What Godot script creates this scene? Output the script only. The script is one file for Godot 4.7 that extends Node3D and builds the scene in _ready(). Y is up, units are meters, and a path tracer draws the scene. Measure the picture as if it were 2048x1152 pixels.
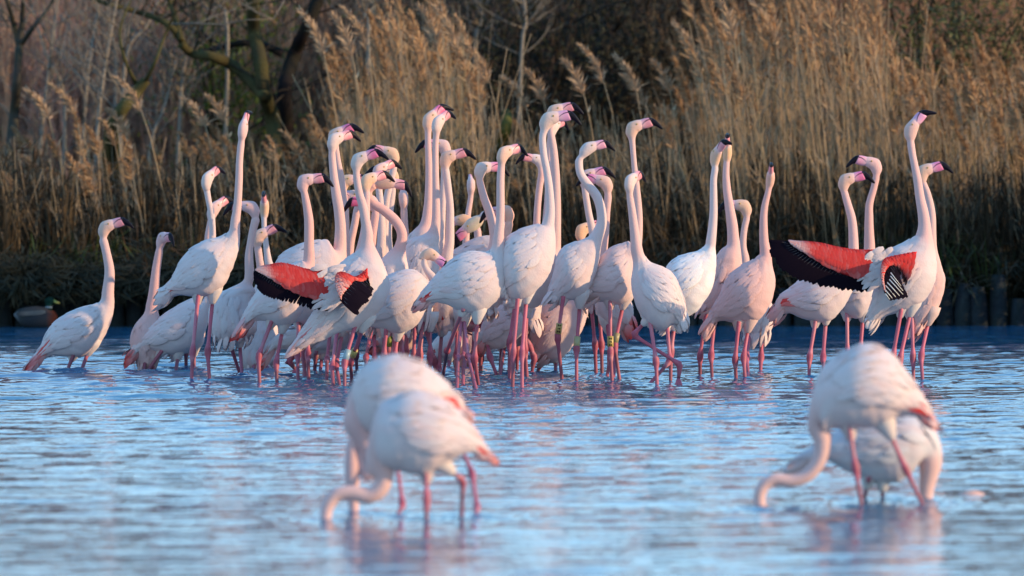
extends Node3D
# A flock of flamingos wading in shallow water in front of a reed bank, low warm sun from the side.

const FOCAL := 17371.0          # focal length in pixels of a 2048 wide picture
const EYE := 1.715              # height of the lens above the water
var pitch := atan((576.0 - 103.0) / FOCAL)
var fwd := Vector3(0, -sin(pitch), -cos(pitch))
var upv := Vector3(0, cos(pitch), -sin(pitch))
var rng := RandomNumberGenerator.new()
var noise := FastNoiseLite.new()
var taken := {}
var wet: Array[Vector3] = []
var M := {}

# ------------------------------------------------------------------ helpers
func at(px: float, py: float, d: float) -> Vector3:
	return Vector3(0, EYE, 0) + d * (fwd + Vector3(1, 0, 0) * ((px - 1024.0) / FOCAL) + upv * ((576.0 - py) / FOCAL))

func water_depth(py: float) -> float:   # distance at which the water surface shows at that height in the frame
	return -EYE / (fwd.y + (576.0 - py) / FOCAL * upv.y)

func numbered(called: String) -> String:
	var n: int = taken.get(called, 0)
	taken[called] = n + 1
	return called if n == 0 else "%s_%03d" % [called, n]

func thing(called: String, label: String, category: String, where: Vector3, group := "") -> Node3D:
	var o := Node3D.new()
	o.name = numbered(called)
	add_child(o)
	o.position = where
	tag(o, label, category, group)
	return o

func tag(o: Node, label: String, category: String, group := "", kind := "") -> void:
	if label: o.set_meta("label", label)
	if category: o.set_meta("category", category)
	if group: o.set_meta("group", group)
	if kind: o.set_meta("kind", kind)

class MB:
	var v := PackedVector3Array()
	var c := PackedColorArray()
	var ix := PackedInt32Array()
	var n := PackedVector3Array()
	func ring_strip(rings: Array, cols: Array, closed := true, cap0 := true, cap1 := true) -> void:
		var base := v.size()
		var m: int = rings[0].size()
		for i in rings.size():
			v.append_array(rings[i])
			c.append_array(cols[i])
		var last := m if closed else m - 1
		for i in rings.size() - 1:
			var p := base + i * m
			for j in last:
				var k := (j + 1) % m
				ix.append_array([p + j, p + m + j, p + m + k, p + j, p + m + k, p + k])
		if cap0: _cap(base, m, false)
		if cap1: _cap(base + (rings.size() - 1) * m, m, true)
	func _cap(p: int, m: int, end: bool) -> void:
		var mid := Vector3.ZERO
		for j in m: mid += v[p + j]
		v.append(mid / m)
		c.append(c[p])
		var k := v.size() - 1
		for j in m:
			if end: ix.append_array([p + j, k, p + (j + 1) % m])
			else: ix.append_array([p + j, p + (j + 1) % m, k])
	func tube(pts: Array, rad: Array, col: Color, sides := 8, cols: Array = []) -> void:
		var rings := []
		var cc := []
		var ref := Vector3(0.13, 0.2, 0.97)
		for i in pts.size():
			var a: Vector3 = pts[maxi(i - 1, 0)]
			var b: Vector3 = pts[mini(i + 1, pts.size() - 1)]
			var t := (b - a).normalized()
			var x := (ref - t * ref.dot(t))
			x = x.normalized() if x.length() > 0.05 else Vector3.RIGHT
			var y := t.cross(x)
			var r := PackedVector3Array()
			var q := PackedColorArray()
			for j in sides:
				var an := TAU * j / sides
				var p0: Vector3 = pts[i]
				r.append(p0 + (x * cos(an) + y * sin(an)) * float(rad[i]))
				q.append(cols[i] if cols.size() else col)
			rings.append(r)
			cc.append(q)
		ring_strip(rings, cc)
	func blade(a: Vector3, b: Vector3, w: Vector3, lift: Vector3, col: Color, tipcol: Color, blunt := false) -> void:
		# a feather or leaf: rounded, slightly creased along its middle
		var base := v.size()
		var ts := [0.0, 0.3, 0.65, 0.88, 1.0]
		var ws := [0.7, 1.0, 1.0, 0.92, 0.45] if blunt else [0.55, 1.0, 0.95, 0.6, 0.12]
		for i in 5:
			var t: float = ts[i]
			var p := a.lerp(b, t) + lift * (t * (1.0 - t) * 4.0)
			var k: float = ws[i]
			v.append_array([p - w * k, p + lift * 0.3, p + w * k])
			var q := col.lerp(tipcol, t)
			c.append_array([q, q, q])
		for i in 4:
			var p := base + i * 3
			for j in 2:
				ix.append_array([p + j, p + 3 + j, p + 4 + j, p + j, p + 4 + j, p + 1 + j])
	func tri_leaf(a: Vector3, b: Vector3, w: Vector3, col: Color) -> void:
		var base := v.size()
		v.append_array([a, a.lerp(b, 0.45) + w, b, a.lerp(b, 0.45) - w])
		c.append_array([col, col, col, col])
		ix.append_array([base, base + 1, base + 2, base, base + 2, base + 3])
	func ball(o: Vector3, r: Vector3, col: Color, rows := 6, cols := 10) -> void:
		var rings := []
		var cc := []
		for i in rows + 1:
			var ph := -PI / 2 + PI * (0.04 + 0.92 * i / rows)
			var q := PackedVector3Array()
			var k := PackedColorArray()
			for j in cols:
				var an := TAU * j / cols
				q.append(o + Vector3(cos(ph) * cos(an) * r.x, sin(ph) * r.y, -cos(ph) * sin(an) * r.z))
				k.append(col)
			rings.append(q)
			cc.append(k)
		ring_strip(rings, cc)
	func mesh() -> ArrayMesh:
		var a := []
		a.resize(Mesh.ARRAY_MAX)
		a[Mesh.ARRAY_VERTEX] = v
		a[Mesh.ARRAY_COLOR] = c
		a[Mesh.ARRAY_INDEX] = ix
		var st := SurfaceTool.new()
		st.create_from_arrays(a)
		st.generate_normals()
		return st.commit()

func put(mb: MB, called: String, mat: Material, parent: Node = self, shift := Vector3.ZERO) -> MeshInstance3D:
	# commit as one named mesh whose origin is SHIFT in the points' own space
	if shift != Vector3.ZERO:
		for i in mb.v.size(): mb.v[i] -= shift
	var o := MeshInstance3D.new()
	o.mesh = mb.mesh()
	o.material_override = mat
	o.name = numbered(called) if parent == self else called
	parent.add_child(o, true)
	return o

func again(mesh: Mesh, called: String, mat: Material, parent: Node, t := Transform3D.IDENTITY) -> MeshInstance3D:
	var o := MeshInstance3D.new()
	o.mesh = mesh
	o.material_override = mat
	o.name = numbered(called) if parent == self else called
	parent.add_child(o, true)
	o.transform = t
	return o

func scatter(mesh: Mesh, called: String, mat: Material, label: String, category: String, ts: Array, cs: Array) -> void:
	var mm := MultiMesh.new()
	mm.transform_format = MultiMesh.TRANSFORM_3D
	mm.use_colors = true
	mm.mesh = mesh
	mm.instance_count = ts.size()
	for i in ts.size():
		mm.set_instance_transform(i, ts[i])
		mm.set_instance_color(i, cs[i])
	var o := MultiMeshInstance3D.new()
	o.multimesh = mm
	o.material_override = mat
	o.name = numbered(called)
	add_child(o)
	tag(o, label, category, "", "stuff")

func mat(rough: float, spec := 0.5, back := Color.BLACK) -> StandardMaterial3D:
	var m := StandardMaterial3D.new()
	m.vertex_color_use_as_albedo = true
	m.albedo_color = Color.WHITE
	m.roughness = rough
	m.metallic_specular = spec
	m.cull_mode = BaseMaterial3D.CULL_DISABLED
	if back != Color.BLACK:
		m.backlight_enabled = true
		m.backlight = back
	return m

func bump_texture(size: int, freq: float, octaves: int, seed_: int, strength: float) -> ImageTexture:
	var n := FastNoiseLite.new()
	n.seed = seed_
	n.frequency = freq
	n.fractal_octaves = octaves
	var im := n.get_seamless_image(size, size)
	im.convert(Image.FORMAT_RGBA8)
	im.bump_map_to_normal_map(strength)
	return ImageTexture.create_from_image(im)

# ------------------------------------------------------------------ _ready
func _ready() -> void:
	rng.seed = 7
	noise.seed = 5
	noise.frequency = 1.0
	noise.fractal_octaves = 3
	# camera
	var cam := Camera3D.new()
	cam.name = "camera"
	add_child(cam)
	cam.look_at_from_position(Vector3(0, EYE, 0), Vector3(0, EYE, 0) + fwd)
	var lens := CameraAttributesPhysical.new()
	lens.frustum_focal_length = 361.9
	lens.frustum_focus_distance = 45.2
	lens.exposure_aperture = 4.6
	lens.frustum_near = 1.0
	lens.frustum_far = 600.0
	cam.attributes = lens
	cam.fov = rad_to_deg(2.0 * atan(576.0 / FOCAL))
	cam.near = 1.0
	cam.far = 600.0
	# sky
	var we := WorldEnvironment.new()
	we.name = "environment"
	var env := Environment.new()
	env.background_mode = Environment.BG_SKY
	env.tonemap_mode = Environment.TONE_MAPPER_LINEAR
	env.tonemap_exposure = 0.98
	var sky := Sky.new()
	var sm := ProceduralSkyMaterial.new()
	sm.sky_top_color = Color(0.21, 0.52, 0.79)
	sm.sky_horizon_color = Color(0.77, 0.92, 0.98)
	sm.sky_curve = 0.32
	sm.ground_bottom_color = Color(0.12, 0.13, 0.14)
	sm.ground_horizon_color = Color(0.4, 0.45, 0.5)
	sm.sky_energy_multiplier = 1.38
	sky.sky_material = sm
	env.sky = sky
	env.sdfgi_enabled = true
	env.ssao_enabled = true
	env.ssil_enabled = true
	we.environment = env
	add_child(we)
	# sun
	var sun := DirectionalLight3D.new()
	sun.name = "sun"
	sun.light_color = Color(1.0, 0.89, 0.69)
	sun.light_energy = 1.6
	sun.light_angular_distance = 0.5
	sun.shadow_enabled = true
	add_child(sun)
	sun.look_at_from_position(Vector3.ZERO, -Vector3(0.90, 0.275, 0.26))
	build_materials()
	build_bank()
	build_background()
	build_reeds()
	build_shade_bushes()
	build_birds()
	build_foreground_birds()
	build_duck()
	build_water()

func build_materials() -> void:
	M.feather = mat(0.85, 0.25)
	M.feather.normal_enabled = true
	M.feather.normal_texture = bump_texture(512, 0.03, 5, 31, 5.0)
	M.feather.normal_scale = 0.55
	M.feather.uv1_triplanar = true
	M.feather.uv1_scale = Vector3(7, 3.5, 7)
	M.feather.rim_enabled = true
	M.feather.rim = 0.3
	M.feather.rim_tint = 0.8
	M.covert = mat(0.9, 0.15)
	M.bill = mat(0.38, 0.5)
	M.leg = mat(0.5, 0.4)
	M.tip = mat(0.45, 0.25)
	M.black = mat(0.75, 0.12)
	M.reed = mat(0.8, 0.25, Color(0.35, 0.3, 0.22))
	M.bark = mat(0.95, 0.2)
	M.bark.normal_enabled = true
	M.bark.normal_texture = bump_texture(256, 0.05, 4, 3, 6.0)
	M.bark.uv1_triplanar = true
	M.bark.uv1_scale = Vector3(6, 2, 6)
	M.earth = mat(0.95, 0.2)
	M.log = mat(0.9, 0.3)
	M.log.normal_enabled = true
	M.log.normal_texture = bump_texture(256, 0.04, 4, 9, 8.0)
	M.log.uv1_triplanar = true
	M.log.uv1_scale = Vector3(9, 1.5, 9)
	var w := StandardMaterial3D.new()
	w.albedo_color = Color(0.17, 0.38, 0.49)
	w.roughness = 0.035
	w.metallic_specular = 1.0
	w.normal_enabled = true
	w.normal_texture = bump_texture(512, 0.02, 4, 21, 3.0)
	w.normal_scale = 0.24
	w.uv1_triplanar = true
	w.uv1_world_triplanar = true
	w.uv1_scale = Vector3(1.1, 1.1, 0.7)
	M.water = w

# ------------------------------------------------------------------ water, bank
func build_water() -> void:
	var wr := RandomNumberGenerator.new()
	wr.seed = 11
	var wk := PackedVector2Array()
	var wa := PackedFloat32Array()
	var wp := PackedFloat32Array()
	for i in 16:
		var lam := 0.10 * pow(6.0, i / 15.0)
		var k := TAU / lam
		var dir := PI / 2 + wr.randfn(0.0, 0.55)
		wk.append(Vector2(cos(dir), sin(dir)) * k)
		wa.append(lerpf(0.058, 0.032, i / 15.0) / k)
		wp.append(wr.randf() * TAU)
	var xs := PackedFloat32Array()
	for x in [-70.0, -40.0, -22.0, -12.0, -8.0, -6.0, -5.0]: xs.append(x)
	var x0 := -4.4
	while x0 <= 4.4:
		xs.append(x0)
		x0 += 0.034
	for x in [5.0, 6.0, 8.0, 12.0, 22.0, 40.0, 70.0]: xs.append(x)
	var zs := PackedFloat32Array()
	for z in [20.0, 6.0, 0.0, -8.0, -14.0, -19.0, -23.0, -25.0, -26.0]: zs.append(z)
	var z0 := -27.0
	while z0 >= -54.6:
		zs.append(z0)
		z0 -= 0.029
	var nx := xs.size()
	var a := []
	a.resize(Mesh.ARRAY_MAX)
	var v := PackedVector3Array()
	v.resize(nx * zs.size())
	var nn := PackedVector3Array()
	nn.resize(nx * zs.size())
	var ix := PackedInt32Array()
	var p := 0
	for j in zs.size():
		var z := zs[j]
		for i in nx:
			var x := xs[i]
			var y := 0.0
			var gx := 0.0
			var gz := 0.0
			if absf(x) < 4.5 and z < -26.5:
				# calmer patches drift over the pond
				var amp := 0.85 + 0.45 * noise.get_noise_2d(x * 0.35, z * 0.16)
				if z > -41.0: amp *= lerpf(0.92, 0.36, clampf((z + 42.0) / 8.0, 0, 1))
				if z < -49.0: amp *= lerpf(1.0, 0.28, clampf((-49.0 - z) / 4.0, 0, 1))
				for q in 16:
					var kx := wk[q].x
					var kz := wk[q].y
					var ph := kx * x + kz * z + wp[q]
					y += wa[q] * sin(ph)
					var cs := wa[q] * cos(ph)
					gx += kx * cs
					gz += kz * cs
				y *= amp
				gx *= amp
				gz *= amp
			v[p] = Vector3(x, y, z)
			nn[p] = Vector3(-gx, 1, -gz).normalized()
			p += 1
	# each leg and neck that breaks the surface sends out small rings
	var ia := 7
	var ja := 9
	for f in wet:
		var ci := ia + int((f.x + 4.4) / 0.034)
		var cj := ja + int((-27.0 - f.z) / 0.029)
		for j in range(cj - 18, cj + 19):
			if j < ja or j >= zs.size(): continue
			for i in range(ci - 15, ci + 16):
				if i < ia or i >= nx - 7: continue
				var at_ := j * nx + i
				var dx := v[at_].x - f.x
				var dz := v[at_].z - f.z
				var r := sqrt(dx * dx + dz * dz) + 0.001
				if r > 0.5: continue
				var e := 0.007 * exp(-r / 0.13)
				var slope := e * (cos(r * 75.0) * 75.0 - sin(r * 75.0) / 0.13)
				v[at_].y += e * sin(r * 75.0)
				var n0 := nn[at_]
				nn[at_] = Vector3(n0.x / n0.y - slope * dx / r, 1, n0.z / n0.y - slope * dz / r).normalized()
	for j in zs.size() - 1:
		for i in nx - 1:
			var q := j * nx + i
			ix.append_array([q, q + nx, q + nx + 1, q, q + nx + 1, q + 1])
	a[Mesh.ARRAY_VERTEX] = v
	a[Mesh.ARRAY_NORMAL] = nn
	a[Mesh.ARRAY_INDEX] = ix
	var m := ArrayMesh.new()
	m.add_surface_from_arrays(Mesh.PRIMITIVE_TRIANGLES, a)
	var o := again(m, "water", M.water, self)
	tag(o, "", "", "", "structure")

func bank_height(x: float, z: float) -> float:
	var d := -54.6 - z
	var h := 0.17 + 0.035 * d
	if d > 14.0: h += (d - 14.0) * 0.075
	return h + 0.07 * noise.get_noise_2d(x * 0.8, z * 0.8) * minf(d, 1.0)

func build_bank() -> void:
	var mb := MB.new()
	var xs := []
	for i in 61: xs.append(-80.0 + 160.0 * i / 60.0 if i % 60 == 0 else lerpf(-9.0, 9.0, i / 60.0))
	var zs := []
	for j in 40: zs.append(-54.52 - pow(j / 39.0, 2.0) * 110.0)
	var rows := []
	var cols := []
	for z in zs:
		var r := PackedVector3Array()
		var c := PackedColorArray()
		for x in xs:
			r.append(Vector3(x, bank_height(x, z), z))
			var k := 0.8 + 0.5 * noise.get_noise_2d(x * 2.0, z * 2.0)
			c.append(Color(0.05 * k, 0.042 * k, 0.028 * k))
		rows.append(r)
		cols.append(c)
	# a drop to below the water at the edge
	var edge := PackedVector3Array()
	for x in xs: edge.append(Vector3(x, -0.6, -54.5))
	rows.push_front(edge)
	cols.push_front(cols[0])
	mb.ring_strip(rows, cols, false, false, false)
	var o := put(mb, "ground", M.earth)
	tag(o, "", "", "", "structure")
	# the log wall at the water's edge: every post a piece of its own
	var wall := thing("log_retaining_wall", "low dark retaining wall of upright logs along the water's edge", "retaining wall", Vector3(0, 0, -54.38))
	var variants := []
	for k in 5:
		var lb := MB.new()
		var rings := []
		var cc := []
		for i in 9:
			var t := i / 8.0
			var y := lerpf(-0.45, 0.225 + 0.02 * k, t)
			var rr := 0.058 * (1.0 if i < 7 else (0.93 if i == 7 else 0.72))
			if i == 8: y += 0.012
			var ring := PackedVector3Array()
			var rc := PackedColorArray()
			for j in 12:
				var an := -TAU * j / 12
				var r2 := rr * (1.0 + 0.10 * noise.get_noise_3d(cos(an) * 1.3 + k * 9.0, sin(an) * 1.3, y * 1.2))
				ring.append(Vector3(cos(an) * r2, y, sin(an) * r2))
				var g := 0.75 + 0.5 * noise.get_noise_3d(cos(an) * 2.0 + k * 5.0, y * 4.0, sin(an) * 2.0)
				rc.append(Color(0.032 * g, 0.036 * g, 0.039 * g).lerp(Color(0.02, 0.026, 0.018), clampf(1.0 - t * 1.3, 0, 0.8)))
			rings.append(ring)
			cc.append(rc)
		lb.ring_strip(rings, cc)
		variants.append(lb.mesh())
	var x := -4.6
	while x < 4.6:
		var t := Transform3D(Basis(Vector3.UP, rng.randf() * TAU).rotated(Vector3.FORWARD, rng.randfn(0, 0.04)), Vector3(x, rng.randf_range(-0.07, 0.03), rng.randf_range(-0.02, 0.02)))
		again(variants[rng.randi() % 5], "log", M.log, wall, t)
		x += rng.randf_range(0.104, 0.132)

# ------------------------------------------------------------------ plants behind the water
func limb(mb: MB, px: Array, d: float, r0: float, r1: float, col: Color, moss: Color, sides := 9) -> Array:
	# a trunk or bough along points of the photograph, at that distance, with uneven girth
	var ctl := []
	for i in px.size() / 2: ctl.append(at(px[2 * i], px[2 * i + 1], d + 0.12 * sin(i * 2.3 + px[0])))
	var pts := smooth_path(ctl, 5)
	var rad := []
	var cols := []
	for i in pts.size():
		var t := float(i) / (pts.size() - 1)
		rad.append(lerpf(r0, r1, t) * (1.0 + 0.16 * noise.get_noise_2d(i * 0.7, r0 * 900.0)))
		cols.append(col.lerp(moss, clampf(0.5 + noise.get_noise_2d(i * 0.5, px[1]) * 1.2, 0, 1)))
	mb.tube(pts, rad, col, sides, cols)
	return pts

func smooth_path(ctl: Array, per: int) -> Array:
	var out := []
	for i in ctl.size() - 1:
		var a: Vector3 = ctl[maxi(i - 1, 0)]
		var b: Vector3 = ctl[i]
		var c: Vector3 = ctl[i + 1]
		var e: Vector3 = ctl[mini(i + 2, ctl.size() - 1)]
		for k in per: out.append(b.cubic_interpolate(c, a, e, float(k) / per))
	out.append(ctl[-1])
	return out

func twigs(mb: MB, from: Vector3, dir: Vector3, length: float, r: float, level: int, col: Color, up := 0.25) -> void:
	var pts := [from]
	var p := from
	var d := dir.normalized()
	var n := 4
	for i in n:
		d = (d + Vector3(rng.randfn(0, 0.16), rng.randfn(up * 0.3, 0.12), rng.randfn(0, 0.16))).normalized()
		p += d * length / n
		pts.append(p)
	var rad := []
	for i in n + 1: rad.append(r * (1.0 - 0.6 * i / n))
	mb.tube(pts, rad, col, 4 if level < 2 else 3)
	if level <= 0: return
	for i in rng.randi_range(3, 5):
		var k := rng.randi_range(1, n)
		var nd := (d + Vector3(rng.randfn(0, 0.7), rng.randf_range(-0.2, 0.9), rng.randfn(0, 0.5))).normalized()
		twigs(mb, pts[k], nd, length * rng.randf_range(0.45, 0.75), r * 0.5, level - 1, col, up)

func bare_tree(called: String, label: String, d: float, boughs: Array, col: Color, moss: Color, twig_col: Color, seed_: int) -> void:
	# boughs: [r0, r1, [x, y, ...]]; the first one is the trunk
	rng.seed = seed_
	var base := at(boughs[0][2][0], boughs[0][2][1], d)
	base.y = bank_height(base.x, base.z) - 0.05
	var tr := thing(called, label, "tree", base, "bare trees behind the reeds")
	for i in boughs.size():
		var mb := MB.new()
		var pts := limb(mb, boughs[i][2], d, boughs[i][0], boughs[i][1], col, moss)
		if i == 0: mb.tube([Vector3(base.x, base.y - 0.15, base.z), pts[0], pts[1]], [boughs[0][0] * 1.35, boughs[0][0] * 1.05, boughs[0][0] * 0.9], col, 9)
		var o := put(mb, "trunk" if i == 0 else "bough", M.bark, tr, base)
		var tb := MB.new()
		for k in range(2, pts.size(), 2):
			if rng.randf() < 0.42:
				twigs(tb, pts[k] + Vector3(0, 0, -0.06), Vector3(rng.randfn(0, 0.8), rng.randf_range(0.1, 1.0), rng.randfn(0, 0.5)), rng.randf_range(0.3, 0.75), 0.008, 2, twig_col)
		if tb.v.size():
			var q := put(tb, "twigs", M.bark, o, base)
			q.set_meta("kind", "stuff")

func build_background() -> void:
	var dark := Color(0.018, 0.014, 0.012)
	var moss := Color(0.080, 0.064, 0.026)
	var grey := Color(0.21, 0.165, 0.13)
	bare_tree("bare_tree", "thick dark bare tree trunk tilting beside a mossy one", 58.5, [
		[0.058, 0.038, [560, 330, 572, 250, 568, 180, 588, 110, 612, 55, 640, -10, 668, -70]],
		[0.030, 0.016, [566, 108, 530, 92, 485, 86, 440, 96, 405, 104]],
		[0.028, 0.012, [566, 215, 535, 190, 500, 178]]], dark, dark * 1.4, dark * 2.0, 21)
	bare_tree("mossy_tree", "crooked mossy green tree with a long bough over the reeds", 58.0, [
		[0.055, 0.040, [552, 330, 545, 240, 528, 185, 520, 120, 508, 60, 506, 0, 512, -60]],
		[0.045, 0.026, [532, 195, 498, 160, 460, 128, 420, 112, 386, 108, 362, 88]],
		[0.028, 0.012, [372, 98, 350, 62, 320, 40, 270, 22, 215, 8, 160, -10]],
		[0.022, 0.010, [362, 80, 352, 40, 338, 0, 325, -40]]], dark.lerp(moss, 0.4), moss, grey * 0.3, 22)
	bare_tree("forked_tree", "slim dark tree forking low into pale upright branches", 58.8, [
		[0.040, 0.026, [18, 330, 28, 230, 34, 160, 38, 92]],
		[0.022, 0.010, [38, 95, 28, 50, 14, 0, 0, -60]],
		[0.024, 0.010, [38, 92, 44, 40, 48, -30]],
		[0.020, 0.009, [40, 92, 70, 50, 98, 15, 120, -30]]], Color(0.07, 0.055, 0.045), Color(0.05, 0.045, 0.03), grey, 23)
	bare_tree("leaning_mossy_log", "short mossy log slanting up out of the reeds", 57.2, [
		[0.050, 0.034, [222, 262, 245, 218, 268, 190, 292, 160]],
		[0.014, 0.006, [292, 160, 312, 120, 330, 70, 352, 20]],
		[0.014, 0.006, [278, 178, 250, 120, 240, 60, 262, 0]]], moss * 0.8, moss, grey, 24)
	# a mossy dead post among the reeds
	rng.seed = 25
	var pb := MB.new()
	var foot := at(988, 420, 55.6)
	limb(pb, [985, 420, 992, 350, 1004, 290, 1012, 255, 1013, 228], 55.6, 0.034, 0.036, Color(0.06, 0.05, 0.018), Color(0.12, 0.10, 0.022))
	var post := thing("dead_post", "mossy broken post standing in the reeds above the preening flamingo", "post", foot)
	put(pb, "post_stem", M.bark, post, foot)
	# pale bare saplings
	var spots := [[80, 300, 118, -20], [165, 300, 205, -30], [195, 260, 238, -20], [232, 180, 205, -20], [360, 230, 372, 112], [738, 60, 752, 10], [948, 110, 958, -30], [1043, 110, 1046, -20], [455, 60, 380, -20], [130, 210, 60, 0], [300, 300, 352, 120], [250, 130, 330, -30]]
	var spots_label := ["behind the forked tree", "beside the slanting log", "over the slanting log", "high over the slanting log", "under the mossy bough", "over the tall plumes", "curving over the tallest plumes", "against the dark thicket", "crossing the mossy bough", "leaning over the forked tree", "leaning under the mossy bough", "behind the low plumes"]
	for i in spots.size():
		var s: Array = spots[i]
		rng.seed = 40 + i
		var d := rng.randf_range(57.5, 60.5)
		var b := at(s[0], s[1], d)
		var root := Vector3(b.x - 0.05, bank_height(b.x, b.z) - 0.03, b.z)
		var sap := thing("bare_sapling", "thin pale bare sapling " + spots_label[i], "sapling", root, "pale saplings behind the reeds")
		var mb := MB.new()
		var tip := at(s[2], s[3], d)
		var mid := b.lerp(tip, 0.5) + Vector3(rng.randfn(0, 0.05), 0, 0)
		var path := smooth_path([root, b, mid, tip], 4)
		var rad := []
		for k in path.size(): rad.append(lerpf(0.017, 0.007, float(k) / path.size()))
		mb.tube(path, rad, grey * 1.25, 6)
		put(mb, "trunk", M.bark, sap, root)
		var tb := MB.new()
		for k in range(4, path.size()):
			for q in 2:
				twigs(tb, path[k], Vector3(rng.randfn(0, 0.7), rng.randf_range(0.3, 1.0), rng.randfn(0, 0.4)), rng.randf_range(0.2, 0.5), 0.005, 1, grey)
		var cr := put(tb, "crown", M.bark, sap, root)
		cr.set_meta("kind", "stuff")
	# thickets: a bare purple-brown one, a rust one, a dark evergreen mass, green bushes
	rng.seed = 60
	var protos := []
	for k in 3:
		var mb := MB.new()
		for q in 5: twigs(mb, Vector3(rng.randfn(0, 0.06), 0, rng.randfn(0, 0.06)), Vector3(rng.randfn(0, 0.3), 1, rng.randfn(0, 0.3)), 1.2, 0.010, 2, Color.WHITE, 0.5)
		protos.append(mb.mesh())
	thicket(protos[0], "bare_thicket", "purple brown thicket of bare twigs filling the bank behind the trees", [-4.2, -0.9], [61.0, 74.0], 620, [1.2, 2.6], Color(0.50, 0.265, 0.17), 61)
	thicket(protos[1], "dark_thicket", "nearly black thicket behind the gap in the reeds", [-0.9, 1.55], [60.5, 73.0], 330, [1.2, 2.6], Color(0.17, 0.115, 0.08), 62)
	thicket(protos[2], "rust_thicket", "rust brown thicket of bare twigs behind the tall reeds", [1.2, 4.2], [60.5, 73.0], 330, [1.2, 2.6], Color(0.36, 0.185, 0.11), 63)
	var leafy := [[1000, 60.0, 0.9, Color(0.034, 0.032, 0.018), "dark evergreen shrub behind the tallest plume cluster"], [1130, 60.5, 1.1, Color(0.030, 0.028, 0.020), "blackish evergreen shrub behind the tallest flamingo heads"], [1270, 60.2, 1.0, Color(0.036, 0.030, 0.020), "dark shrub behind the lone bent plume"], [1390, 61.0, 0.8, Color(0.050, 0.036, 0.025), "dull dark shrub beside the rust thicket"],
		[1880, 57.6, 0.75, Color(0.085, 0.078, 0.034), "olive green bush rising over the reeds"], [2010, 57.9, 0.85, Color(0.080, 0.074, 0.032), "olive green bush at the end of the bank"], [455, 60.5, 0.6, Color(0.08, 0.095, 0.02), "small yellowish green bush seen through the mossy tree"]]
	for i in leafy.size():
		var s: Array = leafy[i]
		rng.seed = 80 + i
		var b := at(s[0], 560, s[1])
		b.y = bank_height(b.x, b.z) - 0.03
		var sh := thing("leafy_shrub", s[4], "shrub", b, "shrubs behind the reeds")
		var st := MB.new()
		for q in 6: twigs(st, b, Vector3(rng.randfn(0, 0.35), 1, rng.randfn(0, 0.35)), 1.7, 0.016, 1, Color(0.04, 0.03, 0.022))
		put(st, "stem", M.bark, sh, b)
		var lf := MB.new()
		for q in 3600:
			var u := Vector3(rng.randfn(0, 0.42), rng.randfn(0, 0.42), rng.randfn(0, 0.42))
			var o := b + Vector3(u.x * float(s[2]) * 1.1, 1.45 + u.y * 1.25, u.z * float(s[2]) * 0.8)
			if o.y < b.y or noise.get_noise_3d(o.x * 1.6, o.y * 1.6, o.z * 1.6 + i * 7.0) < -0.22: continue
			var dir := Vector3(rng.randfn(), rng.randfn(0.3), rng.randfn()).normalized() * rng.randf_range(0.04, 0.08)
			var w := dir.cross(Vector3(rng.randfn(), rng.randfn(), rng.randfn())).normalized() * 0.008
			var k := rng.randf_range(0.6, 1.5)
			var cc: Color = s[3]
			lf.tri_leaf(o, o + dir, w, Color(cc.r * k, cc.g * k, cc.b * k))
		var cr := put(lf, "crown", M.reed, sh, b)
		cr.set_meta("kind", "stuff")

func build_shade_bushes() -> void:
	# unseen bushes added beyond the frame to shade the foot of the reeds
	var lab := ["small unseen bush added to shade the foot of the reeds", "round unseen bush added to shade the log wall", "broad unseen bush added to shade the wall and low bank", "tall unseen bush added to shade the low bank"]
	for i in 4:
		rng.seed = 300 + i
		var b := Vector3(4.75 + 0.1 * i, -0.1, -53.6 + 1.3 * i)
		var h := 1.55 + 0.68 * i
		var sh := thing("added_shade_bush", lab[i], "shrub", b, "unseen bushes added for shade")
		var st := MB.new()
		for q in 5: twigs(st, b, Vector3(rng.randfn(0, 0.3), 1, rng.randfn(0, 0.3)), h * 0.9, 0.016, 1, Color(0.05, 0.04, 0.03))
		put(st, "stem", M.bark, sh, b)
		var lf := MB.new()
		for q in 5000:
			var o := b + Vector3(rng.randf_range(-0.75, 0.75), h * pow(rng.randf(), 0.8), rng.randf_range(-0.85, 0.85))
			if noise.get_noise_3d(o.x * 1.6, o.y * 1.6, o.z * 1.6) < -0.3: continue
			var dir := Vector3(rng.randfn(), rng.randfn(0.5), rng.randfn()).normalized() * rng.randf_range(0.07, 0.13)
			var w := dir.cross(Vector3(rng.randfn(), rng.randfn(), rng.randfn())).normalized() * 0.02
			var k := rng.randf_range(0.6, 1.5)
			lf.tri_leaf(o, o + dir, w, Color(0.07 * k, 0.08 * k, 0.025 * k))
		put(lf, "crown", M.reed, sh, b).set_meta("kind", "stuff")

func thicket(proto: Mesh, called: String, label: String, xr: Array, zr: Array, n: int, hr: Array, col: Color, seed_: int) -> void:
	rng.seed = seed_
	var ts := []
	var cs := []
	for i in n:
		var d := rng.randf_range(zr[0], zr[1])
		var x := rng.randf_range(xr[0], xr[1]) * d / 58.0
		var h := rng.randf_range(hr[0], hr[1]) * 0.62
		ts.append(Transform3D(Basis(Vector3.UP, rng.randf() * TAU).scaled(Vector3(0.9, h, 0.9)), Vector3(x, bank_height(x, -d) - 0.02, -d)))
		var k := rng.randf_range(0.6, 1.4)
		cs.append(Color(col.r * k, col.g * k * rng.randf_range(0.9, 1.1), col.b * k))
	scatter(proto, called, M.bark, label, "thicket", ts, cs)

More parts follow.
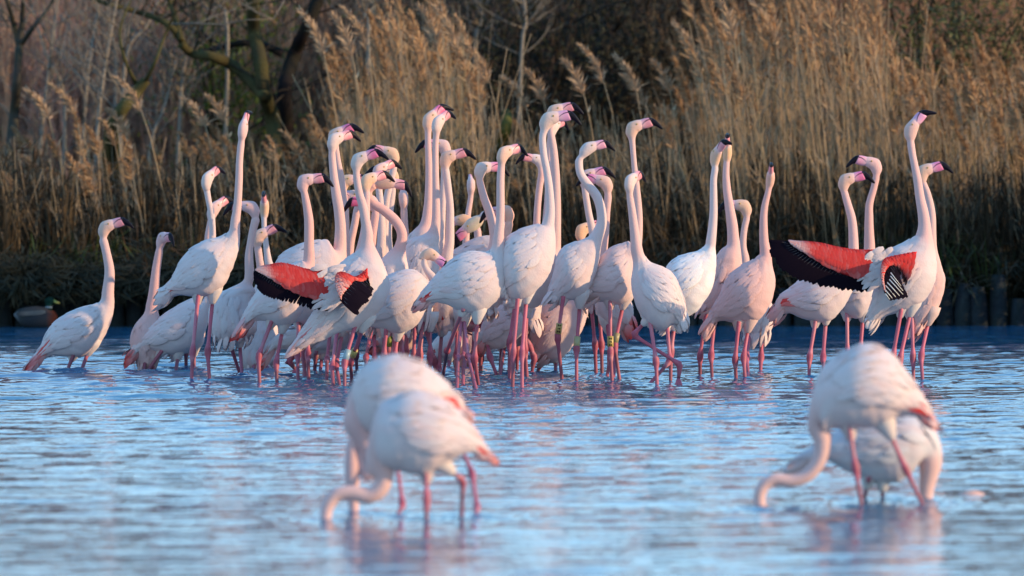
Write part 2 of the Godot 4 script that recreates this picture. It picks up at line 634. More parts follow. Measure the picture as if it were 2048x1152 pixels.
const TOPS := [-200, 280, 0, 280, 150, 275, 300, 285, 420, 280, 560, 300, 650, 275, 700, 190, 735, 70, 780, 30, 860, 40, 950, 50, 985, 150, 1040, 235, 1120, 240, 1200, 215, 1300, 205, 1400, 170, 1440, 100, 1500, 30, 1620, 10, 1760, 25, 1850, 80, 1950, 110, 2048, 110, 2300, 110]

func reed_top(px: float) -> float:
	for i in range(0, TOPS.size() - 2, 2):
		if px <= TOPS[i + 2]: return lerpf(TOPS[i + 1], TOPS[i + 3], (px - TOPS[i]) / float(TOPS[i + 2] - TOPS[i]))
	return 110.0

func reed_stem(mb: MB, seed_: int, leaves: int, col: Color) -> Array:
	rng.seed = seed_
	var pts := []
	var rad := []
	var lean := rng.randf_range(0.03, 0.10)
	for i in 7:
		var t := i / 6.0
		pts.append(Vector3(-lean * t * t + rng.randfn(0, 0.003), t, rng.randfn(0, 0.003)))
		rad.append(lerpf(0.0042, 0.0018, t))
	mb.tube(pts, rad, col, 4)
	for i in leaves:
		var t := rng.randf_range(0.15, 0.9)
		var p: Vector3 = (pts[int(t * 6)] as Vector3).lerp(pts[int(t * 6) + 1], fmod(t * 6, 1.0))
		var an := rng.randf() * TAU
		var out := Vector3(cos(an) - 0.35, 0, sin(an)).normalized()
		var ln := rng.randf_range(0.10, 0.24)
		var q := p + out * ln * 0.5 + Vector3(0, ln * rng.randf_range(0.2, 0.75), 0)
		var e := q + out * ln * 0.5 + Vector3(0, ln * rng.randf_range(-0.5, 0.15), 0)
		var w := out.cross(Vector3.UP).normalized() * rng.randf_range(0.0022, 0.0042)
		var k := rng.randf_range(0.7, 1.3)
		var lc := Color(col.r * k, col.g * k, col.b * k)
		mb.tri_leaf(p, q + (q - p) * 0.15, w, lc)
		mb.tri_leaf(q, e, w * 0.8, lc)
	return pts

func reed_plume(mb: MB, top: Vector3, seed_: int, col: Color, n := 200) -> void:
	# a foxtail of fine strands along a spine that leans over with the wind
	rng.seed = seed_
	var bend := rng.randf_range(0.02, 0.075)
	for i in n:
		var t := rng.randf()
		var spine := top + Vector3(-0.025 * t - bend * t * t, 0.24 * t - 0.05 * t * t - 0.03, 0)
		var along_ := Vector3(-0.025 - 2.0 * bend * t, 0.24 - 0.10 * t, 0).normalized()
		var side := (along_ + Vector3(rng.randfn(-0.25, 0.45), rng.randfn(-0.1, 0.3), rng.randfn(0, 0.45))).normalized()
		var ln := rng.randf_range(0.035, 0.075) * (1.1 - 0.65 * t)
		var w := side.cross(Vector3(rng.randfn(), rng.randfn(), rng.randfn())).normalized() * 0.0028
		var k := rng.randf_range(0.7, 1.3)
		mb.tri_leaf(spine, spine + side * ln, w, Color(col.r * k, col.g * k, col.b * k))

func build_reeds() -> void:
	var tan_ := Color(0.44, 0.275, 0.15)
	var plume := Color(0.48, 0.295, 0.175)
	var stems := []
	var plumed := []
	for k in 3:
		var mb := MB.new()
		reed_stem(mb, 100 + k, 7, Color.WHITE)
		stems.append(mb.mesh())
		mb = MB.new()
		var p := reed_stem(mb, 110 + k, 4, Color(1, 1, 1))
		reed_plume(mb, p[-1], 120 + k, Color(0.98, 0.85, 0.76))
		plumed.append(mb.mesh())
	# the standing mass
	for k in 3:
		rng.seed = 130 + k
		var ts := []
		var cs := []
		for i in 1000:
			var d := 54.75 + pow(rng.randf(), 1.3) * 4.2
			var x := rng.randf_range(-4.6, 3.9)
			var px := 1024.0 + x * FOCAL / d
			var top := reed_top(px) + absf(rng.randfn(0, 95)) + 5.0 + 110.0 * noise.get_noise_2d(x * 1.3, d * 0.6)
			if rng.randf() < 0.35: top += rng.randf_range(60, 240)
			var h := EYE + (103.0 - top) * d / FOCAL - bank_height(x, -d)
			if h < 0.15: continue
			var b := Basis(Vector3.UP, rng.randf_range(-0.8, 0.8)).rotated(Vector3.FORWARD, rng.randfn(-0.02, 0.09) if rng.randf() < 0.92 else rng.randfn(0, 0.35)).rotated(Vector3.RIGHT, rng.randfn(0, 0.06))
			ts.append(Transform3D(b * Basis.from_scale(Vector3(1.0, h, 1.0)), Vector3(x, bank_height(x, -d), -d)))
			var g := rng.randf_range(0.65, 1.25)
			var green := 0.25 if rng.randf() < 0.15 else 0.0
			cs.append(Color(tan_.r * g, tan_.g * g, tan_.b * g).lerp(Color(0.13, 0.14, 0.04), green))
		scatter(stems[k], "reeds", M.reed, ["dry tan reed stalks standing thick along the bank", "paler reed stalks mixed through the bank", "leafy dry reed stalks mixed through the bank"][k], "reeds", ts, cs)
	for k in 3:
		rng.seed = 140 + k
		var ts := []
		var cs := []
		for i in 330:
			var d := 54.9 + pow(rng.randf(), 1.2) * 4.0
			var x := rng.randf_range(-4.4, 3.8)
			var px := 1024.0 + x * FOCAL / d
			if px > 985 and px < 1380 and rng.randf() < 0.8: continue
			if px < 640 and rng.randf() < 0.45: continue
			var top := reed_top(px) + absf(rng.randfn(0, 70)) + rng.randf_range(0, 60) + 110.0 * noise.get_noise_2d(x * 1.3, d * 0.6)
			var h := (EYE + (103.0 - top) * d / FOCAL - bank_height(x, -d)) * 0.95
			if h < 0.3: continue
			var b := Basis(Vector3.UP, rng.randf_range(-0.7, 0.7)).rotated(Vector3.FORWARD, rng.randfn(-0.05, 0.06)).rotated(Vector3.RIGHT, rng.randfn(0, 0.05))
			ts.append(Transform3D(b * Basis.from_scale(Vector3(1.25, h, 1.25)), Vector3(x, bank_height(x, -d), -d)))
			var g := rng.randf_range(0.75, 1.25)
			cs.append(Color(plume.r * g, plume.g * g, plume.b * g).lerp(tan_, 0.3))
		scatter(plumed[k], "plumed_reeds", M.reed, ["feathery brown reed plumes over the bank", "lighter reed plumes over the bank", "nodding reed plumes over the bank"][k], "reeds", ts, cs)
	# low dead grass that hangs over the log wall
	rng.seed = 150
	var gb := MB.new()
	for i in 26:
		var an := rng.randf() * TAU
		var out := Vector3(cos(an), 0, sin(an))
		var ln := rng.randf_range(0.5, 1.0)
		var a := out * 0.03
		var b := a + out * ln * 0.25 + Vector3(0, ln * 0.75, 0)
		var e := b + out * ln * 0.4 + Vector3(0, ln * rng.randf_range(-0.5, 0.2), 0)
		var w := out.cross(Vector3.UP).normalized() * 0.012
		var k := rng.randf_range(0.6, 1.3)
		gb.tri_leaf(a, b + (b - a) * 0.1, w, Color(k, k, k))
		gb.tri_leaf(b, e, w * 0.8, Color(k, k, k))
	var gm := gb.mesh()
	var gts := []
	var gcs := []
	for i in 1500:
		var d := 54.5 + pow(rng.randf(), 1.6) * 3.0
		var x := rng.randf_range(-4.5, 4.5)
		var px := 1024.0 + x * FOCAL / d
		var h := rng.randf_range(0.22, 0.60) * (1.0 - 0.3 * clampf((d - 55.0), 0, 1))
		var b := Basis(Vector3.UP, rng.randf() * TAU).rotated(Vector3.RIGHT, rng.randfn(0.1, 0.25))
		gts.append(Transform3D(b.scaled(Vector3(0.6, h, 0.6)), Vector3(x, bank_height(x, -d) - 0.02, -d)))
		var g := rng.randf_range(0.5, 1.2)
		var base := Color(0.075, 0.055, 0.032)
		if rng.randf() < 0.25: base = Color(0.12, 0.062, 0.03)
		if rng.randf() < 0.2 and (px > 1700 or px < 560): base = Color(0.075, 0.085, 0.022)
		gcs.append(Color(base.r * g, base.g * g, base.b * g))
	for i in 900:
		var d := 54.7 + rng.randf() * 1.8
		var x := rng.randf_range(-4.5, 4.2)
		var h := rng.randf_range(0.55, 1.25)
		var b := Basis(Vector3.UP, rng.randf() * TAU).rotated(Vector3.RIGHT, rng.randfn(0.05, 0.2))
		gts.append(Transform3D(b.scaled(Vector3(0.5, h, 0.5)), Vector3(x, bank_height(x, -d) - 0.02, -d)))
		var g := rng.randf_range(0.4, 1.1)
		var base := Color(0.085, 0.054, 0.03)
		gcs.append(Color(base.r * g, base.g * g, base.b * g))
	for i in 420:                      # very dark growth added so the wall on the duck's side looks shaded
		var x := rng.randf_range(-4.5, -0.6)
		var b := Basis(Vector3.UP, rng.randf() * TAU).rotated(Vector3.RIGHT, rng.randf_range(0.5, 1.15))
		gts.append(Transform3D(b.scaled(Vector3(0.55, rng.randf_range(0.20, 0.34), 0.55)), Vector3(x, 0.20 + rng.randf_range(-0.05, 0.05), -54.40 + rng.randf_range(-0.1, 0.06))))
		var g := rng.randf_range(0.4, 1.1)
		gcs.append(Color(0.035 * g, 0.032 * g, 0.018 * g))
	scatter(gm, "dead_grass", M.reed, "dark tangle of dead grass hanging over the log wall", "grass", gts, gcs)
	# plumes that stand out singly
	var lone := [[1215, 205, 1168, 120, "lone tall plume bent over the dark gap"], [1262, 200, 1248, 98, "upright plume in the dark gap next to the bent one"], [1308, 200, 1300, 118, "slim plume over the head held highest"], [1370, 190, 1352, 125, "plume pair edge against the dark shrub"], [1352, 205, 1330, 150, "short plume leaning at the dark shrub's foot"], [1102, 205, 1070, 150, "fluffy plume drooping above the tallest heads"], [1118, 200, 1098, 142, "upright plume behind the tallest heads"], [1028, 180, 1022, 98, "single plume next to the mossy post"],
		[700, 140, 665, 30, "outermost tall plume bent far over"], [745, 150, 710, 40, "tall plume second along the bent cluster"], [800, 150, 770, 25, "tall plume in the middle of the bent cluster"], [850, 140, 812, 30, "broad plume of the bent cluster"], [905, 150, 885, 25, "long plume curling at the cluster's crest"], [975, 150, 955, 25, "last tall plume beside the dark shrub"], [460, 280, 430, 190, "small pale plume under the mossy bough"], [490, 265, 455, 185, "slanting plume under the mossy bough"], [345, 235, 318, 155, "arched plume in front of the slanting log"], [145, 240, 118, 175, "fat plume near the forked tree"], [285, 260, 262, 215, "stubby plume below the slanting log"], [215, 215, 185, 165, "hanging plume behind the forked tree"], [1440, 165, 1415, 55, "long plume arching over the rust thicket"], [1500, 120, 1480, 10, "plume at the near edge of the tall stand"], [1800, 130, 1775, 55, "plume in the tall stand next to the olive bush"], [1600, 110, 1570, 15, "curled plume high in the tall stand"]]
	var pm := []
	for k in 3:
		var a := MB.new()
		var p := reed_stem(a, 160 + k, 3, tan_)
		var b := MB.new()
		reed_plume(b, p[-1], 170 + k, plume, 240)
		pm.append([a.mesh(), b.mesh()])
	for i in lone.size():
		var s: Array = lone[i]
		rng.seed = 200 + i
		var d := rng.randf_range(54.9, 56.4)
		var tip := at(s[2], s[3] + 25, d)
		var low := at(s[0], s[1], d)
		var foot := Vector3(low.x + (low.x - tip.x) * 0.35, 0, low.z)
		foot.y = bank_height(foot.x, foot.z)
		var r := thing("plumed_reed", s[4], "reed", foot, "reed plumes that stand out from the bank")
		var h := (tip.y - foot.y) * 0.93
		var bs := Basis.from_scale(Vector3(1.5, h, 1.5)).rotated(Vector3.FORWARD, -atan((foot.x - tip.x) / h) * 0.75)
		again(pm[i % 3][0], "stem", M.reed, r, Transform3D(bs, Vector3.ZERO))
		again(pm[i % 3][1], "plume", M.reed, r, Transform3D(bs, Vector3.ZERO))

# ------------------------------------------------------------------ flamingos
const WHITE_ := Color(0.71, 0.525, 0.475)
const PALE := Color(0.72, 0.415, 0.355)
const PINK := Color(0.75, 0.40, 0.35)
const ROSY := Color(0.74, 0.34, 0.285)
const RED := Color(0.70, 0.034, 0.028)
const LEG := Color(0.50, 0.11, 0.15)
const BILL := Color(0.74, 0.25, 0.265)
const INK := Color(0.008, 0.0075, 0.009)
const TANHEAD := Color(0.76, 0.42, 0.25)

class Hide:                       # the sampled rings of one body: centre, dorsal and lateral half axes
	var c := PackedVector3Array()
	var a := PackedVector3Array()
	var b := PackedVector3Array()
	var x := PackedFloat32Array()  # station number at each ring
	func point(f: float, th: float, off: float) -> Vector3:
		var i := clampi(int(f), 0, c.size() - 2)
		var t := f - i
		var r := a[i].lerp(a[i + 1], t) * cos(th) + b[i].lerp(b[i + 1], t) * sin(th)
		return c[i].lerp(c[i + 1], t) + r + r.normalized() * off
	func ring_of(station: float) -> float:
		for i in x.size():
			if x[i] >= station: return i
		return x.size() - 1.0

func flat_shift(o: Array, dx: float, dy: float) -> Array:
	return o

func hidden_body(x: float, top: float, bottom: float) -> Array:   # a body that others stand in front of
	var h := bottom - top
	return [x - 12, bottom, x + 12, bottom, x - 31, bottom - h * 0.22, x + 31, bottom - h * 0.24, x - 34, bottom - h * 0.5, x + 35, bottom - h * 0.52, x - 26, top + h * 0.2, x + 29, top + h * 0.18, x - 15, top, x + 17, top]

func fl(label: String, w: float, body: Array, neck: Array, head: Array, legs: Array, o := {}) -> Node3D:
	# w: height in the frame of the water at its feet; body: dorsal and ventral points from tail to neck; neck: x, y, half width; head: x, y, yaw, pitch
	var d0 := water_depth(w)
	var s := d0 / FOCAL            # metres per pixel there
	var k: float = o.get("k", 0.0)
	var sx: float = (body[0] + body[body.size() - 2]) * 0.5
	var nb := body.size() / 4
	var nk := neck.size() / 3
	var C := PackedVector3Array()
	var A := PackedVector3Array()
	var B := PackedVector3Array()
	var fat: float = o.get("fat", 0.74)
	for i in nb:
		var xm: float = (body[4 * i] + body[4 * i + 2]) * 0.5
		var dd := d0 + k * (xm - sx) * s
		var D := at(body[4 * i], body[4 * i + 1], dd)
		var V := at(body[4 * i + 2], body[4 * i + 3], dd)
		C.append((D + V) * 0.5)
		A.append((D - V) * 0.5)
	var xb: float = (body[4 * nb - 4] + body[4 * nb - 2]) * 0.5
	var dn := d0 + k * (xb - sx) * s
	var hz: float = o.get("hz", 0.0)
	for i in nk:
		C.append(at(neck[3 * i], neck[3 * i + 1], dn + hz * s * (i + 1.0) / (nk + 1.0)))
		A.append(Vector3(neck[3 * i + 2] * s, 0, 0))
	var hs: float = o.get("hs", 1.0)
	var F := Vector3.RIGHT
	var U := Vector3.UP
	var Hd := Vector3.ZERO
	var yaw := 0.0
	var hr := []
	if head.size():
		yaw = deg_to_rad(head[2])
		var pt := deg_to_rad(head[3])
		F = Vector3(cos(yaw) * cos(pt), sin(pt), sin(yaw) * cos(pt))
		U = Vector3(-cos(yaw) * sin(pt), cos(pt), -sin(yaw) * sin(pt))
		Hd = at(head[0], head[1], dn + hz * s)
		var n := (C[C.size() - 1] - Hd).normalized()
		var hc := [Hd + (n * 0.052 - F * 0.003) * hs, Hd + (n * 0.024 - F * 0.007) * hs, Hd + (F * 0.004 + U * 0.003) * hs, Hd + (F * 0.026 + U * 0.007) * hs, Hd + (F * 0.044 + U * 0.009) * hs, Hd + (F * 0.052 + U * 0.008) * hs]
		hr = [[0.0185, 0.0175], [0.030, 0.0235], [0.035, 0.0255], [0.031, 0.0235], [0.0265, 0.0192], [0.0250, 0.0160]]
		for q in hc: C.append(q)
	var n0 := C.size()
	# frames
	var bl := Vector3.BACK
	var psi0 := 0.0
	var psi1 := 0.0
	for i in n0:
		var t := (C[mini(i + 1, n0 - 1)] - C[maxi(i - 1, 0)]).normalized()
		if i < nb:
			var l := t.cross(A[i])
			if l.length() < 1e-5: l = bl
			l = l.normalized()
			if i > 0 and l.dot(bl) < 0.0 and i < nb - 1: l = bl
			bl = l
			var f := fat
			if i == 0: f *= 0.8
			if i == nb - 1: f = lerpf(f, 1.0, 0.5)
			B.append(l * A[i].length() * f)
			if i == nb - 1:
				psi0 = atan2(-l.x, l.z)
				psi1 = psi0 + wrapf(yaw - psi0, -PI, PI) if head.size() else psi0
		else:
			var j := i - nb
			var q := clampf((j + 1.0) / (nk + 1.0), 0, 1)
			var ps := lerpf(psi0, psi1, q)
			var L := Vector3(-sin(ps), 0, cos(ps))
			var l := (L - t * L.dot(t)).normalized()
			if j < nk:
				var r := A[i].x
				A[i] = l.cross(t).normalized() * r
				B.append(l * r * 0.95)
			else:
				A.append(l.cross(t).normalized() * hr[j - nk][0] * hs)
				B.append(l * hr[j - nk][1] * hs)
	# sample the rings along the bird
	var sk := Hide.new()
	for i in n0 - 1:
		var ln := C[i].distance_to(C[i + 1])
		var steps := clampi(int(ceil(ln / (0.013 if i < nb else 0.02))), 2, 9)
		if i >= nb + nk: steps = 3
		var p := maxi(i - 1, 0)
		var q := mini(i + 2, n0 - 1)
		for j in steps + (1 if i == n0 - 2 else 0):
			var t := float(j) / steps
			sk.c.append(C[i].cubic_interpolate(C[i + 1], C[p], C[q], t))
			sk.a.append(A[i].cubic_interpolate(A[i + 1], A[p], A[q], t))
			sk.b.append(B[i].cubic_interpolate(B[i + 1], B[p], B[q], t))
			sk.x.append(i + t)
	var body_col: Color = o.get("col", WHITE_)
	var neck_col: Color = (o.get("neck", PALE) as Color).lerp(PALE, 0.3)
	var head_col: Color = o.get("head", neck_col.lerp(TANHEAD, 0.5))
	var tail_col: Color = o.get("tail", body_col.lerp(PINK, 0.3))
	var base := Vector3(C[nb / 2].x, 0, C[nb / 2].z)
	var bird := thing("flamingo", label, "flamingo", base, o.get("group", "flamingos standing in the flock"))
	var sd := float(taken["flamingo"]) * 17.0
	rng.seed = 1000 + taken["flamingo"]
	# body, neck and head: one surface
	var mb := MB.new()
	var rings := []
	var cols := []
	var sides := 26
	var arc := 0.0
	for i in sk.c.size():
		if i: arc += sk.c[i].distance_to(sk.c[i - 1])
		var x := sk.x[i]
		var r := PackedVector3Array()
		var cc := PackedColorArray()
		var amp := 0.011 * clampf((nb - 0.6 - x) * 1.2, 0.08, 1.0) * (1.0 if x < nb + 1 else 0.25)
		var base_col := body_col
		if x < 1.2: base_col = body_col.lerp(tail_col, clampf(1.2 - x, 0, 1) * 0.7)
		elif x > nb - 1.7: base_col = body_col.lerp(neck_col, smoothstep(nb - 1.7, nb - 0.2, x))
		if x > nb + nk - 0.7: base_col = neck_col.lerp(head_col, smoothstep(nb + nk - 0.7, nb + nk + 1.2, x))
		if x > n0 - 3.2: base_col = base_col.lerp(Color(0.80, 0.47, 0.44), smoothstep(n0 - 3.2, n0 - 1.2, x) * 0.85)
		for j in sides:
			var th := TAU * j / sides
			var v := sk.a[i] * cos(th) + sk.b[i] * sin(th)
			var f := noise.get_noise_3d(cos(th) * 2.6, sin(th) * 2.6 + sd, arc * 7.0)
			var g := noise.get_noise_3d(cos(th) * 7.0, sin(th) * 7.0, arc * 26.0 + sd)
			r.append(sk.c[i] + v + v.normalized() * amp * (f * 0.7 + g * 0.45))
			var mix := clampf(0.4 * f + 0.14, 0, 0.35)
			cc.append(base_col.lerp(PINK, mix))
		rings.append(r)
		cols.append(cc)
	mb.ring_strip(rings, cols)
	# feathered thighs
	for L in legs:
		var hp := at(L[0], L[1], d0)
		var dr := (at(L[2], L[3], d0) - hp).normalized()
		mb.tube([hp - dr * 0.07, hp - dr * 0.03, hp, hp + dr * 0.03, hp + dr * 0.038], [0.050, 0.045, 0.031, 0.018, 0.010], body_col.lerp(Color(0.6, 0.5, 0.4), 0.25), 10)
	var bd := put(mb, "body", M.feather, bird, base)
	# folded wings: rows of overlapping feathers that follow the body
	if o.get("wings", true):
		for sgn in [1.0, -1.0]: folded_wing(bird, sk, nb, sgn, body_col, o, base)
	tail_fan(bird, sk, tail_col, body_col, base, o)
	if head.size(): face(bird, Hd, F, U, hs, base, o)
	# legs
	var lw: float = o.get("lw", 1.0)
	for i in legs.size():
		var side: float = (0.038 if i % 2 else -0.03) * (1.0 if legs.size() > 1 else 0.0)
		leg(bird, legs[i], d0 + side, base, lw, o.get("rings", []), i, o.get("dry", []).has(i))
	if o.has("spread"): spread_wings(bird, o.spread, d0, base)
	return bird

func folded_wing(bird: Node3D, sk: Hide, nb: int, sgn: float, col: Color, o: Dictionary, base: Vector3) -> void:
	var f0 := sk.ring_of(0.55)
	var f1 := sk.ring_of(nb - 1.75)
	if f1 - f0 < 8: return
	var per := 0.0
	for i in range(int(f0), int(f1)): per += sk.c[i].distance_to(sk.c[i + 1])
	var step := per / (f1 - f0)          # metres per ring
	var wing := MB.new()
	var n_col := clampi(int(per / 0.034), 4, 18)
	var big := 0.0
	for i in sk.a.size(): big = maxf(big, sk.a[i].length())
	var th_lo := 0.60 * PI
	var n_row := clampi(int((th_lo - 0.05 * PI) * big * 0.85 / 0.025), 4, 11)
	var red: float = o.get("red", 0.35)
	# from the rear to the front, so that each row lies over the one behind it
	for ci in n_col:
		var u := float(ci) / (n_col - 1)
		var lim := lerpf(0.46, 0.60, smoothstep(0.0, 0.5, u)) * PI
		lim *= 1.0 - 0.45 * smoothstep(0.8, 1.0, u)
		for ri in n_row:
			var th := lerpf((0.01 if sgn > 0 else 0.06) * PI, th_lo, (ri + (0.5 if ci % 2 else 0.0)) / n_row) + rng.randfn(0, 0.03)
			if th > lim: continue
			var f := lerpf(f0, f1, u) + rng.randfn(0, 0.7)
			var ln := rng.randf_range(0.075, 0.115) * (1.35 - 0.45 * u)
			var drop := 0.10 + 0.16 * rng.randf()
			var half := rng.randf_range(0.015, 0.021)
			var c := col.lerp(PINK, clampf(rng.randfn(0.10, 0.13), 0, 0.45))
			if u < 0.28 and th > lim * 0.55 and rng.randf() < red: c = RED.lerp(PINK, rng.randf() * 0.5)
			elif u < 0.45 and rng.randf() < 0.18: c = c.lerp(PINK, 0.5)
			var b0 := wing.v.size()
			var lift := rng.randf_range(0.005, 0.011) * float(o.get("ruffle", 1.0))
			for q in 5:
				var t := q / 4.0
				var ff := maxf(f - ln * t / step, 0.3)
				var tt := th - drop * t * 0.4
				var wd: float = [0.6, 1.0, 1.0, 0.75, 0.15][q]
				var rad := (sk.a[clampi(int(ff), 0, sk.a.size() - 1)]).length()
				var dth := half * wd / maxf(rad, 0.05)
				var off := lerpf(0.003, lift, t) + 0.006 * sin(PI * clampf(u, 0, 1))
				wing.v.append(sk.point(ff, sgn * (tt - dth), off - 0.002))
				wing.v.append(sk.point(ff, sgn * tt, off + 0.0025))
				wing.v.append(sk.point(ff, sgn * (tt + dth), off - 0.002))
				for e in 3: wing.c.append(c)
			for q in 4:
				for e in 2:
					var p := b0 + q * 3 + e
					wing.ix.append_array([p, p + 3, p + 4, p, p + 4, p + 1] if sgn > 0 else [p, p + 4, p + 3, p, p + 1, p + 4])
	if wing.v.size(): put(wing, "folded_wing", M.feather, bird, base)

func tail_fan(bird: Node3D, sk: Hide, tail_col: Color, body_col: Color, base: Vector3, o: Dictionary) -> void:
	if o.get("notail", false): return
	var mb := MB.new()
	var f := sk.ring_of(1.0)
	var back := (sk.c[0] - sk.c[int(f)]).normalized()
	var tl: float = o.get("tl", 0.05)
	for i in 16:
		var th := PI * (i / 15.0 - 0.5) * 1.7
		var r := rng.randf_range(0.3, 0.95)
		var a0 := sk.point(f * r, th, 0.002)
		var tip := sk.c[0] + back * tl * rng.randf_range(0.2, 1.1) + (sk.a[0] * cos(th) + sk.b[0] * sin(th)) * 1.5
		tip += Vector3(rng.randfn(0, 0.008), rng.randfn(-0.006, 0.010), rng.randfn(0, 0.008))
		var rr := sk.a[int(f)] * cos(th) + sk.b[int(f)] * sin(th)
		var w := rr.cross(back).normalized() * rng.randf_range(0.012, 0.018)
		var c := body_col.lerp(PINK, rng.randf() * 0.25).lerp(tail_col, 0.35)
		var c2 := tail_col if rng.randf() < 0.6 else c
		mb.blade(a0, tip, w, rr.normalized() * 0.008, c, c2)
	put(mb, "tail", M.feather, bird, base)

func face(bird: Node3D, H: Vector3, F: Vector3, U: Vector3, hs: float, base: Vector3, o: Dictionary) -> void:
	var L := F.cross(U)
	var prof := [[0.042, 0.0325, 0.050, -0.0130, 0.0170], [0.056, 0.0345, 0.060, -0.0165, 0.0158], [0.070, 0.0350, 0.075, -0.0178, 0.0145], [0.084, 0.0343, 0.092, -0.0175, 0.0134], [0.097, 0.0325, 0.1095, -0.0155, 0.0122], [0.1140, 0.0260, 0.1165, -0.0170, 0.0110], [0.1310, 0.0080, 0.1225, -0.0215, 0.0094], [0.1440, -0.0150, 0.1310, -0.0305, 0.0072], [0.1525, -0.0350, 0.1420, -0.0415, 0.0044], [0.1540, -0.0430, 0.1500, -0.0455, 0.0018]]
	var bc: Color = o.get("bill", BILL)
	var rings := []
	for q in prof.size() * 2 - 1:
		var i := q / 2
		var e: Array = prof[i].duplicate()
		if q % 2:
			for z in 5: e[z] = (e[z] + prof[i + 1][z]) * 0.5
		var r := PackedVector3Array()
		var p := H + (F * float(e[0]) + U * float(e[1])) * hs
		var b := H + (F * float(e[2]) + U * float(e[3])) * hs
		for j in 12:
			var th := TAU * j / 12
			r.append((p + b) * 0.5 + (p - b) * 0.5 * cos(th) + L * float(e[4]) * hs * sin(th))
		rings.append(r)
	var mk := func(from: int, to: int, col: Color, grow: float) -> MB:
		var mb := MB.new()
		var rr := []
		var cc := []
		for i in range(from, to):
			var mid := Vector3.ZERO
			for p in rings[i]: mid += p
			mid /= 12.0
			var g := PackedVector3Array()
			var kk := PackedColorArray()
			for p in rings[i]:
				g.append(mid + (p - mid) * grow)
				kk.append(col.lerp(Color(0.80, 0.47, 0.44), clampf(0.85 - i * 0.17, 0, 1)) if from == 0 else col)
			rr.append(g)
			cc.append(kk)
		mb.ring_strip(rr, cc)
		return mb
	var bill := put((mk as Callable).call(0, 9, bc, 1.0), "bill", M.bill, bird, base)
	put((mk as Callable).call(8, 19, INK, 1.025), "bill_tip", M.tip, bill, base)
	for sg in [-1.0, 1.0]:
		var line := MB.new()
		var pts := []
		for e in [[0.054, 0.007, 0.0170], [0.066, 0.0155, 0.0145], [0.080, 0.0215, 0.0122], [0.098, 0.0235, 0.0100], [0.108, 0.0195, 0.0100]]:
			pts.append(H + (F * float(e[0]) + U * float(e[1]) + L * sg * float(e[2])) * hs)
		line.tube(pts, [0.0008, 0.0014, 0.0020, 0.0024, 0.0030], INK, 5)
		put(line, "gape", M.bill, bill, base)
		var eye := MB.new()
		eye.ball(H + (F * 0.027 + U * 0.016 + L * sg * 0.0215) * hs, Vector3.ONE * 0.0048 * hs, Color(0.55, 0.30, 0.08), 6, 8)
		eye.ball(H + (F * 0.0285 + U * 0.0165 + L * sg * 0.0252) * hs, Vector3.ONE * 0.0018 * hs, INK, 5, 7)
		put(eye, "eye", M.bill, bird, base)

